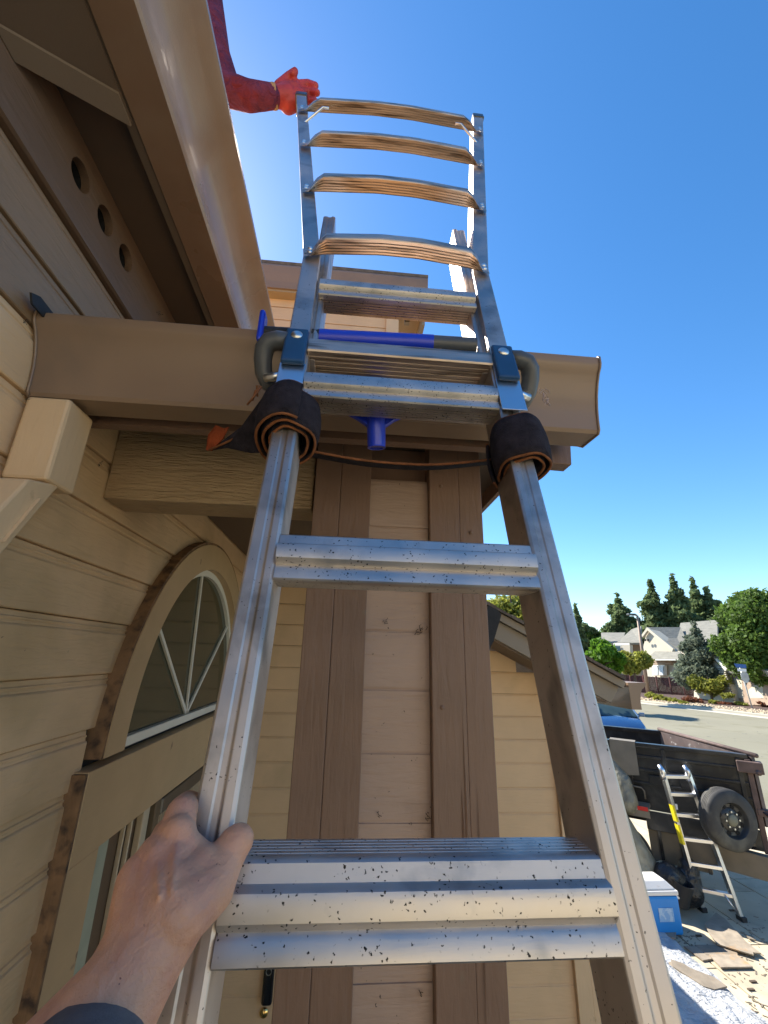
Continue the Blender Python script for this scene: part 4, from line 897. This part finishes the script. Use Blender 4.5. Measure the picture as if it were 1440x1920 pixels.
# ---- debris: slate shingles and plastic sheets on the driveway
def shard(uv, z, label, m='slate', th=.012, group='broken shingles scattered on the driveway', name='shingle'):
    pts = [on_z(u, v, z) for u, v in uv]
    c = sum(pts)/len(pts)
    return tag(MB().quadbox(pts, (0, 0, 1), th).build(name, M[m]), label, 'shingle', group)
shard([(1322, 1735), (1343, 1713), (1360, 1725), (1400, 1768), (1428, 1790), (1412, 1788), (1414, 1793), (1370, 1780), (1345, 1772), (1330, 1752)], .05, 'largest broken slate shingle with an orange stain, lying in front of the step ladder', 'slate', .012)
shard([(1330, 1792), (1382, 1792), (1412, 1815), (1352, 1816)], .035, 'brown rectangular shingle piece below the large stained one')
shard([(1303, 1774), (1372, 1774), (1384, 1792), (1325, 1793)], .028, 'pale greenish shingle piece tucked under the large stained one')
shard([(1282, 1776), (1318, 1777), (1335, 1800), (1318, 1803)], .026, 'reddish shingle piece at the edge of the white plastic sheet')
shard([(1242, 1736), (1268, 1748), (1266, 1762), (1244, 1755)], .05, 'small grey shingle piece just below the cooler')
shard([(1258, 1801), (1280, 1808), (1296, 1818), (1340, 1835), (1364, 1852), (1340, 1858), (1320, 1852), (1262, 1815)], .06, 'long brown shingle piece lying on the white plastic sheet')
shard([(1252, 1796), (1276, 1804), (1272, 1818), (1256, 1818)], .05, 'short brown shingle piece next to the rail on the plastic sheet')
shard([(1395, 1752), (1418, 1765), (1406, 1762)], .035, 'thin dark shingle sliver at the shadow edge')
for (u, v, lb) in ((1412, 1842, 'tiny dark wood chip on the sunlit slab, upper one of two'), (1408, 1857, 'tiny dark wood chip on the sunlit slab, lower one of two'), (1310, 1756, 'tiny dark chip in front of the shadow edge'), (1372, 1708, 'dark chip on the shaded slab under the step ladder')):
    p_ = on_z(u, v, .02); tag(MB().box(p_[0]-.03, p_[0]+.035, p_[1]-.012, p_[1]+.012, .0215, .033).build('wood_chip', M['bark']), lb, 'wood chip', 'chips on the driveway')
rs = random.Random(12)
spots = [(u, v) for u, v in ((1300, 1765), (1420, 1770), (1395, 1800), (1430, 1815), (1290, 1770), (1350, 1870), (1405, 1895), (1380, 1830), (1425, 1880), (1395, 1745), (1352, 1762), (1425, 1745))]
cm = MB()
for k in range(160):
    u, v = rs.choice(spots); u += rs.gauss(0, 14); v += rs.gauss(0, 12); p_ = on_z(u, v, .02); a_ = rs.uniform(0, 3); L_ = rs.uniform(.006, .028); w_ = rs.uniform(.003, .008)
    c1, s1 = math.cos(a_), math.sin(a_)
    cm.quadbox([(p_[0]+c1*x-s1*y, p_[1]+s1*x+c1*y, .0215) for x, y in ((-L_, -w_), (L_, -w_*.6), (L_*.8, w_), (-L_*.9, w_*.7))], (0, 0, 1), .004)
tag(cm.build('roofing_crumbs', M['slate']), 'scattered crumbs and splinters of old shingle on the driveway', 'debris', kind='stuff')
# wrinkled plastic sheet
def sheet(name, poly, label, m, amp=.05, z0=.03, n=130, seed=1):
    P = [on_z(u, v, 0)[:2] for u, v in poly]; A_, B_, C_, D_ = P
    r = np.random.default_rng(seed); fr = [(r.uniform(3, 16), r.uniform(-16, 16), r.uniform(0, 6), r.uniform(.3, 1)) for _ in range(16)]
    vs = []
    for j in range(n+1):
        for i in range(n+1):
            a, b = i/n, j/n; p_ = (A_*(1-a)+B_*a)*(1-b)+(D_*(1-a)+C_*a)*b
            h = sum(w*abs(math.sin(p_[0]*fx+p_[1]*fy+ph)) for fx, fy, ph, w in fr)/16
            e = min(a, 1-a, b, 1-b); wob = .02*math.sin(13*a)+.02*math.sin(17*b)
            vs.append((p_[0]+wob, p_[1]+wob*.6, z0+amp*h*min(1, e*12+.2)))
    fs = [(j*(n+1)+i, j*(n+1)+i+1, (j+1)*(n+1)+i+1, (j+1)*(n+1)+i) for j in range(n) for i in range(n)]
    o = MB().add(vs, fs).build(name, m, smooth=True); return tag(o, label, 'plastic sheet')
sheet('plastic_sheet', [(1140, 1745), (1243, 1752), (1500, 1985), (1140, 2100)], 'wrinkled white plastic sheet spread over the driveway beside the ladder rail', M['plastic_sheet'], seed=3, amp=.09)
def roll(pts, r, label):
    tag(MB().tube([on_z(u, v, .05) for u, v in pts], r, 10).build('sheet_fold', M['plastic_sheet'], smooth=True), label, 'sheet fold')
# ================================================================== FAR SIDE OF THE STREET
def box_house(u0, u1, vtop, vbase, D1, D2):
    pass
def wallquad(pts, m, name, parent, th=.15, bevel=0):
    p_ = [Vector([float(x) for x in q]) for q in pts]; n = (p_[1]-p_[0]).cross(p_[2]-p_[0]).normalized()
    cdir = Vector((0, 0, 3))-p_[0]
    if n.dot(cdir) > 0: n = -n
    return MB().quadbox(p_, n, th).build(name, m, parent, bevel=bevel)
def A(u, v, D_=60): return at_range(u, v, D_)
A0 = A
def A(u, v, D_=60): return A0(u, v, D_-(u-1250)*.055)
h1 = thing('far_house', 'cream two-storey house with a white gable behind the red-brown fence', 'house', (A(1260, 1300, 64)[0], A(1260, 1300, 64)[1], 0))
# gable front
wallquad([A(1205, 1218, 60), A(1214, 1179, 60), A(1262, 1220, 60), A(1300, 1222, 60), A(1300, 1330, 60), A(1212, 1330, 60)], M['house_cream'], 'gable_wall', h1, 6)
wallquad([A(1203, 1190, 59.4), A(1213, 1176, 59.4), A(1262, 1216, 59.4), A(1260, 1222, 59.4), A(1214, 1182, 59.4), A(1204, 1195, 59.4)], M['house_cream'], 'barge_board', h1, .3)
wallquad([A(1211, 1176, 60.5), A(1276, 1176, 68), A(1300, 1225, 62), A(1262, 1222, 60.3)], M['roof_grey'], 'roof', h1, .3)
wallquad([A(1262, 1224, 60.2), A(1276, 1168, 72), A(1345, 1162, 74), A(1345, 1230, 61)], M['roof_grey'], 'roof', h1, .3)
for du in (0, 5.5):
    wallquad([A(1207.5+du, 1198, 59.3), A(1210.5+du, 1198, 59.3), A(1210.5+du, 1202, 59.3), A(1207.5+du, 1202, 59.3)], M['void'], 'vent', h1, .1)
wallquad([A(1211, 1236, 57.5), A(1228, 1221, 59.5), A(1276, 1222, 59.5), A(1276, 1236, 57.5)], M['roof_grey'], 'porch_roof', h1, .2)
wallquad([A(1212, 1236.3, 57.4), A(1276, 1236.3, 57.4), A(1276, 1238, 57.4), A(1212, 1238, 57.4)], M['white'], 'eave_trim', h1, .2)
w_ = wallquad([A(1222, 1239, 59), A(1258, 1239, 59), A(1258, 1246, 59), A(1222, 1246, 59)], M['house_tan'], 'window_head', h1, .3)
w_ = wallquad([A(1223, 1247, 58.9), A(1246, 1247, 58.9), A(1246, 1266, 58.9), A(1223, 1266, 58.9)], M['white'], 'window', h1, .3)
for (a_, b_2) in ((1225, 1233.5), (1235, 1243.5)):
    wallquad([A(a_, 1248.5, 58.7), A(b_2, 1248.5, 58.7), A(b_2, 1266, 58.7), A(a_, 1266, 58.7)], M['sign_back'], 'pane', w_, .05)
h2 = thing('far_house', 'tan house with a hipped grey roof left of the lamp post', 'house', (A(1170, 1300, 72)[0], A(1170, 1300, 72)[1], 0))
wallquad([A(1110, 1206, 74), A(1200, 1206, 74), A(1203, 1330, 74), A(1112, 1330, 74)], M['house_tan'], 'wall', h2, 7)
wallquad([A(1128, 1205, 72), A(1127, 1186, 80), A(1172, 1186, 82), A(1166, 1205, 72)], M['roof_grey'], 'roof', h2, .3)
wallquad([A(1156, 1205, 71.5), A(1184, 1180, 80), A(1202, 1174, 80), A(1200, 1205, 71.5)], M['roof_grey'], 'roof', h2, .3)
wallquad([A(1150, 1206, 71.4), A(1180, 1206, 71.4), A(1180, 1209, 71.4), A(1150, 1209, 71.4)], M['white'], 'eave_trim', h2, .3)
w_ = wallquad([A(1150, 1210, 71), A(1165, 1210, 71), A(1165, 1222, 71), A(1150, 1222, 71)], M['white'], 'window', h2, .2)
wallquad([A(1152, 1211, 70.8), A(1163, 1211, 70.8), A(1163, 1221, 70.8), A(1152, 1221, 70.8)], M['car_glass'], 'pane', w_, .05)
wallquad([A(1166, 1209, 71), A(1181, 1209, 71), A(1182, 1262, 71), A(1166, 1262, 71)], M['house_cream'], 'bay', h2, .6)
h3 = thing('far_house', 'cream corner house with a sloping roof and garage doors behind the round tree', 'house', (A(1360, 1300, 52)[0], A(1360, 1300, 52)[1], 0))
wallquad([A(1300, 1268, 54), A(1328, 1226, 54), A(1352, 1252, 54), A(1372, 1290, 54), A(1376, 1322, 54), A(1302, 1322, 54)], M['house_cream'], 'gable_wall', h3, 5)
wallquad([A(1328, 1223, 53.6), A(1331, 1221, 53.6), A(1362, 1254, 53.6), A(1360, 1258, 53.6)], M['white'], 'barge_board', h3, .2)
wallquad([A(1331, 1222, 54), A(1338, 1190, 62), A(1450, 1190, 62), A(1450, 1262, 53), A(1362, 1255, 53.8)], M['roof_grey'], 'roof', h3, .3)
wallquad([A(1361, 1256, 55), A(1460, 1262, 55), A(1460, 1322, 55), A(1372, 1322, 55)], M['house_tan'], 'garage_wall', h3, 4)
for (a_, b_2) in ((1376, 1390), (1402, 1428)):
    wallquad([A(a_, 1272, 54.8), A(b_2, 1274, 54.8), A(b_2+4, 1309, 54.8), A(a_+2, 1309, 54.8)], M['house_cream'], 'garage_door', h3, .2)
rs = random.Random(5)
for i in range(17):                              # stone courses on the sunlit gable corner
    v = 1250+i*4.2; u = 1340+i*1.35
    wallquad([A(u-6, v, 53.7), A(u+17, v+1, 53.7), A(u+17.6, v+3.4, 53.7), A(u-5.6, v+2.6, 53.7)], M['house_cream'], 'stone_course', h3, .12)
A = A0
# fence: single boards
fn = thing('fence', 'red-brown board fence in front of the cream gable house', 'fence', (A(1240, 1307, 54)[0], A(1240, 1307, 54)[1], 0.1))
nb = 60
for i in range(nb):
    u0 = 1156+(1304-1156)*i/nb; u1 = 1156+(1304-1156)*(i+.93)/nb; Dd = 56-2.0*i/nb
    vt = 1264+1*(u0-1156)/148*11; p0, p1 = A(u0, vt, Dd), A(u1, vt, Dd)
    q = MB(); q.quadbox([(p0[0], p0[1], .1), (p1[0], p1[1], .1), (p1[0], p1[1], p1[2]+rs.uniform(-.03, .03)), (p0[0], p0[1], p0[2])], (p0[1]-p1[1], p1[0]-p0[0], 0), .03)
    q.build('board', M['fence'], fn)
for i in range(0, nb+1, 10):
    u0 = 1156+(1304-1156)*i/nb; Dd = 55.7-2.0*i/nb; p0 = A(u0, 1262+(u0-1156)/148*11, Dd); MB().box(p0[0]-.06, p0[0]+.06, p0[1]-.06, p0[1]+.06, .1, p0[2]).build('post', M['fence'], fn)
# street lamp, sign post
b0 = on_z(1217, 1312); Dl = math.hypot(b0[0], b0[1]); t0 = A(1195, 1154, Dl)
lamp = thing('street_lamp', 'tall weathered street lamp post with a flat arm head', 'street lamp', b0)
MB().tube([(b0[0], b0[1], 0), t0], [.17, .10], 10).build('pole', M['pole'], lamp, smooth=True)
MB().tube([t0, A(1186, 1152, Dl)], [.10, .06], 8).build('arm', M['pole'], lamp, smooth=True)
q = A(1186, 1152.5, Dl); MB().box(q[0]-.5, q[0]+.25, q[1]-.2, q[1]+.2, q[2]-.08, q[2]+.1).build('lamp_head', M['metal_dark'], lamp, bevel=.05)
b0 = on_z(1412, 1333); Ds = math.hypot(b0[0], b0[1])
sp_ = thing('stop_sign', 'back of a stop sign on a leaning post with blue street name signs on top', 'sign', b0)
t0 = A(1387, 1250, Ds)
MB().tube([(b0[0], b0[1], 0), t0], .045, 8).build('post', M['sign_back'], sp_, smooth=True)
c = A(1397, 1269, Ds-.08); rgt = Vector([float(x) for x in W[:, 0]]); upv = Vector((0, 0, 1)); ang = .15
pts = [Vector([float(x) for x in c])+(rgt*math.cos(math.pi/8+k*math.pi/4)*.30+upv*math.sin(math.pi/8+k*math.pi/4)*.44) for k in range(8)]
wallquad(pts, M['sign_back'], 'octagon_plate', sp_, .02)
nm = wallquad([A(1376, 1244, Ds-.1), A(1398.5, 1246, Ds-.1), A(1400, 1253, Ds-.1), A(1380, 1251.5, Ds-.1)], M['sign_blue'], 'name_plate', sp_, .02)
nm = wallquad([A(1382, 1253, Ds-.2), A(1399, 1254, Ds-.2), A(1400, 1259.5, Ds-.2), A(1383, 1258.5, Ds-.2)], M['offwhite'], 'name_plate', sp_, .02)

# ---- plants
def leaves(name, m, parent, blobs, n, size, seed=0, shell=.55, flat=1.):
    r = np.random.default_rng(seed); vol = np.array([b[3]*b[4]*b[5] for b in blobs], float)**.67; pick = r.choice(len(blobs), n, p=vol/vol.sum())
    B = np.array(blobs)[pick]; d = r.normal(size=(n, 3)); d /= np.linalg.norm(d, axis=1)[:, None]
    rad = (shell+(1-shell)*r.random(n))*(1+.16*r.normal(size=n)*.6)
    P = B[:, :3]+d*rad[:, None]*B[:, 3:6]
    a = r.normal(size=(n, 3)); a += d*.6; a /= np.linalg.norm(a, axis=1)[:, None]; t = np.cross(a, r.normal(size=(n, 3))); t /= np.linalg.norm(t, axis=1)[:, None]; b = np.cross(a, t)
    s = size*(.6+.8*r.random(n))[:, None]
    V = np.empty((n, 4, 3)); V[:, 0] = P-t*s; V[:, 1] = P-b*s*.55*flat; V[:, 2] = P+t*s; V[:, 3] = P+b*s*.55*flat
    me = bpy.data.meshes.new(name); me.from_pydata(V.reshape(-1, 3).tolist(), [], np.arange(n*4).reshape(n, 4).tolist()); me.materials.append(m)
    o = bpy.data.objects.new(name, me); link(o, parent); return o
def tree(u, vtop, vbase, D_, halfw, kind, m, label, n=5000, size=.35, seed=0, cat='tree', group=None, name='tree', trunk=True):
    top = A(u, vtop, D_); zt = top[2]; zb = max(.1, A(u, vbase, D_)[2]); r = random.Random(seed); pxm = D_/800*1.10
    hw = halfw*pxm; x, y = top[0], top[1]; bl = []; H = zt-zb
    root = thing(name, label, cat, (x, y, .1), group=group)
    if kind == 'cone':
        L_ = 13
        for i in range(9):
            k = i/9; s = hw*(.62*(1-k)**.8+.06); bl.append((x, y, zb+H*(.05+.88*k), s, s, H*.10))
        for i in range(L_):
            k = i/(L_-1); rr_ = hw*((1-k**1.5)**.8*.95+.05); z = zb+H*(.06+.90*k)
            m_ = max(1, int(6*(1-k)+1))
            for j in range(m_):
                a = r.uniform(0, 6.28); q = rr_*r.uniform(.35, .72) if m_ > 1 else 0; s = max(rr_*r.uniform(.30, .46), hw*.10)
                bl.append((x+q*math.cos(a), y+q*math.sin(a), z+r.uniform(-.03, .03)*H, s, s, max(H*.06, s*.7)))
    elif kind == 'oval':
        for i in range(34):
            a = r.uniform(0, 6.28); e = r.uniform(-1, 1); q = math.sqrt(1-e*e)*hw*r.uniform(.45, .78)
            s = hw*r.uniform(.26, .4); bl.append((x+q*math.cos(a), y+q*math.sin(a), zb+H*.5+e*H*.38, s, s, s*.85))
    else:
        for i in range(12):
            a = r.uniform(0, 6.28); q = hw*r.uniform(0, .75); s = hw*r.uniform(.25, .42); bl.append((x+q*math.cos(a), y+q*math.sin(a), zb+H*r.uniform(.3, .8), s, s, min(s, H*.3)))
    leaves('crown', m, root, bl, n, size, seed)
    if trunk:
        mb = MB(); mb.tube([(x, y, .05), (x+hw*.02, y, zb+H*.3), (x, y, zb+H*.85)], [max(.12, hw*.07), hw*.05, .03], 8)
        for i in range(7):
            a = r.uniform(0, 6.28); z = zb+H*r.uniform(.1, .6); mb.tube([(x, y, z), (x+hw*.5*math.cos(a), y+hw*.5*math.sin(a), z+H*.1)], [hw*.025, .02], 5)
        mb.build('trunk', M['bark'], root)
    return root
GT = 'dark conifers beyond the far houses'
tree(1156, 1113, 1215, 100, 34, 'cone', M['leaf_dark'], 'isolated conical conifer above the hipped tan roof, leftmost of the tall ones', 12000, .42, 1, group=GT)
tree(1218, 1088, 1215, 98, 33, 'cone', M['leaf_dark'], 'conical conifer directly behind the street lamp post head', 12000, .42, 2, group=GT)
tree(1259, 1077, 1215, 98, 31, 'cone', M['leaf_dark'], 'tallest conifer in the middle of the row behind the gable house', 12000, .42, 3, group=GT)
tree(1297, 1084, 1215, 104, 27, 'cone', M['leaf_dark'], 'slim conifer right of the tallest one', 10000, .42, 4, group=GT)
tree(1324, 1103, 1215, 104, 30, 'cone', M['leaf_dark'], 'rightmost conifer of the row, next to the round tree', 10000, .42, 5, group=GT)
tree(1078, 1130, 1235, 80, 12, 'cone', M['leaf_dark'], 'narrow dark conifer showing just right of the ladder rail', 4000, .4, 6, group=GT)
tree(1096, 1165, 1235, 90, 16, 'oval', M['leaf_dark'], 'dark bushy tree low beside the ladder rail', 4000, .4, 7, cat='tree')
tree(1111, 1175, 1225, 90, 14, 'oval', M['leaf_green'], 'small green tree between the ladder rail and the first tall conifer', 3000, .4, 8)
tree(1408, 1106, 1290, 46, 64, 'oval', M['leaf_green'], 'large round leafy green tree at the right edge of the picture', 42000, .15, 9)
tree(1300, 1166, 1285, 50, 38, 'cone', M['leaf_blue'], 'grey-green spruce standing before the cream houses', 20000, .15, 10)
tree(1325, 1262, 1306, 47, 26, 'bush', M['leaf_yellow'], 'small airy yellow-green tree in front of the spruce', 1800, .14, 11)
tree(1124, 1196, 1275, 34, 34, 'bush', M['leaf_bright'], 'bright green bush beyond the gable eave, left of the yellowish one', 5200, .17, 12, cat='bush', name='bush')
tree(1182, 1218, 1275, 42, 27, 'bush', M['leaf_yellow'], 'yellow-green bush between the bright bush and the lamp post', 5000, .14, 13, cat='bush', name='bush')
tree(955, 1095, 1230, 22, 62, 'bush', M['leaf_yellow'], 'sparse yellow-green tree glimpsed between the column and the right rail', 3600, .14, 14)
rs = random.Random(8)
for i in range(9):
    u = 1218+i*8.2; v = 1306+i*2.2; tree(u, v-8, v+4, 46-i*.35, 7, 'bush', M['leaf_yellow'], 'low yellow-green hedge shrub behind the gravel, number %s from the lamp post' % ['one', 'two', 'three', 'four', 'five', 'six', 'seven', 'eight', 'nine'][i], 260, .10, 30+i, cat='shrub', group='low hedge shrubs behind the gravel', name='shrub', trunk=False)
for i, (u, v, mm, lb) in enumerate(((1290, 1315, 'leaf_red', 'rusty shrub, leftmost on the mulch'), (1304, 1317, 'leaf_red', 'rusty shrub just left of the small tree stem'), (1333, 1321, 'leaf_yellow', 'yellow clump right of the small tree stem'), (1350, 1325, 'leaf_red', 'rusty shrub midway between small tree and stop sign'), (1366, 1308, 'leaf_yellow', 'yellow-green plant against the stone corner'), (1388, 1325, 'leaf_yellow', 'yellow mound just left of the stop sign post'), (1372, 1328, 'leaf_red', 'low rusty clump near the sign post'), (1432, 1325, 'leaf_red', 'rusty shrub at the right edge'))):
    tree(u, v-9, v+3, 45, 9, 'bush', M[mm], lb, 320, .10, 50+i, cat='shrub', name='shrub', trunk=False)
# verge stones
mb = MB(); r = np.random.default_rng(3)
for i in range(1500):
    s = r.random(); o_ = r.uniform(.5, 2.9); p_ = ka+(kb-ka)*(.35+.65*s)+kn*o_; z = r.uniform(.06, .16); a = r.uniform(0, 3)
    mb.add([(p_[0]+z*math.cos(a+k*1.57), p_[1]+z*math.sin(a+k*1.57), .14) for k in range(4)]+[(p_[0], p_[1], .14+z*.8)], [(0, 1, 4), (1, 2, 4), (2, 3, 4), (3, 0, 4)])
tag(mb.build('gravel', M['gravel']), 'tan gravel stones on the verge beyond the kerb', 'gravel', kind='stuff')
# ---- parked blue car, bonnet towards the right
cz = on_z(1150, 1366); 
cf = Vector([float(x) for x in on_z(1188, 1366, .55)]); cb_ = Vector([float(x) for x in on_z(1120, 1330, .55)])
dcar = Vector((10.9-13.3, 16.8-22.5, 0)).normalized(); ncar = Vector((-dcar.y, dcar.x, 0))
fr = Vector([float(x) for x in on_z(1168, 1356, .85)]); org = Vector((fr.x, fr.y, 0))-ncar*0
CM = Matrix(((-dcar.x, -ncar.x, 0, org.x), (-dcar.y, -ncar.y, 0, org.y), (0, 0, 1, 0), (0, 0, 0, 1)))
car = thing('parked_car', 'blue car parked on the street behind the trailer, mostly hidden', 'car', mat4=CM)
def sect(hw, pts): return pts
secs = [(0., .50, .62, .70), (.25, .30, .78, .84), (1.1, .28, .92, .88), (1.35, .28, .96, .89), (2.2, .28, .98, .90), (3.6, .28, .98, .90), (4.3, .30, .98, .86), (4.6, .45, .85, .72)]
mb = MB(xf=CM); vs = []; fs = []
for (x, zb, zt, hw) in secs:
    for (yy, zz) in ((-hw, zb), (-hw-.02, (zb+zt)/2), (-hw*.93, zt), (0, zt+.05), (hw*.93, zt), (hw+.02, (zb+zt)/2), (hw, zb), (0, zb)): vs.append((x, yy, zz))
for i in range(len(secs)-1):
    for q in range(8): fs.append((i*8+q, i*8+(q+1) % 8, i*8+8+(q+1) % 8, i*8+8+q))
fs += [tuple(range(8)), tuple(range((len(secs)-1)*8, len(secs)*8))]
mb.add(vs, fs).build('body', M['car_blue'], car, smooth=True, bevel=.03, auto=50)
mb = MB(xf=CM); cab = [(1.2, .97, .97, .82), (1.95, .97, 1.42, .66), (3.2, .97, 1.45, .66), (4.0, .97, .99, .78)]
mb.add([(1.2, -.80, .98), (1.2, .80, .98), (3.95, .80, .98), (3.95, -.80, .98), (2.0, -.62, 1.42), (2.0, .62, 1.42), (3.3, .62, 1.44), (3.3, -.62, 1.44)], [(0, 3, 2, 1), (0, 1, 5, 4), (1, 2, 6, 5), (2, 3, 7, 6), (3, 0, 4, 7)]).build('glass', M['car_glass'], car)
MB(xf=CM).add([(2.0, -.63, 1.425), (2.0, .63, 1.425), (3.3, .63, 1.445), (3.3, -.63, 1.445), (2.05, -.58, 1.46), (2.05, .58, 1.46), (3.25, .58, 1.48), (3.25, -.58, 1.48)], [(0, 3, 2, 1), (4, 5, 6, 7), (0, 1, 5, 4), (1, 2, 6, 5), (2, 3, 7, 6), (3, 0, 4, 7)]).build('roof', M['car_blue'], car, bevel=.02)
for sg in (-1, 1):
    MB(xf=CM).tube([(1.2, sg*.80, .98), (2.0, sg*.625, 1.43)], .035, 6).build('pillar', M['car_blue'], car)
    MB(xf=CM).box(1.45, 1.6, sg*.98-.1, sg*.98+.1, .98, 1.12).build('mirror', M['car_blue'], car, bevel=.03)
    for x in (.85, 3.6): wheel(CM @ Vector((x, sg*.80, .32)), tuple((CM.to_3x3() @ Vector((0, sg, 0)))), .32, .2, car)
# utility: everything with no vertices acts as a grouping part
for nm in ('arched_window', 'front_door', 'porch_column'):
    o = bpy.data.objects.get(nm); me = o.data; 

# ---- unseen house added behind the camera to bounce warm light onto the porch
fill_house = thing('unseen_fill_house', 'unseen cream two-storey house added behind the camera to bounce light', 'house', (0, -9, 0))
MB().box(-12, 9, -14, -8.5, 0, 5.6).build('wall', M['bounce_wall'], fill_house)
MB().prism([(-7.9, 5.55), (-11.2, 7.4), (-14.6, 5.55)], 'x', -12.5, 9.5).build('roof', M['roof_grey'], fill_house)
for x in (-8, -3.5, 1.5, 6):
    w_ = MB().box(x-.75, x+.75, -8.5, -8.44, .9, 2.2).build('window', M['white'], fill_house); MB().box(x-.68, x+.68, -8.44, -8.43, .97, 2.13).build('pane', M['car_glass'], w_)
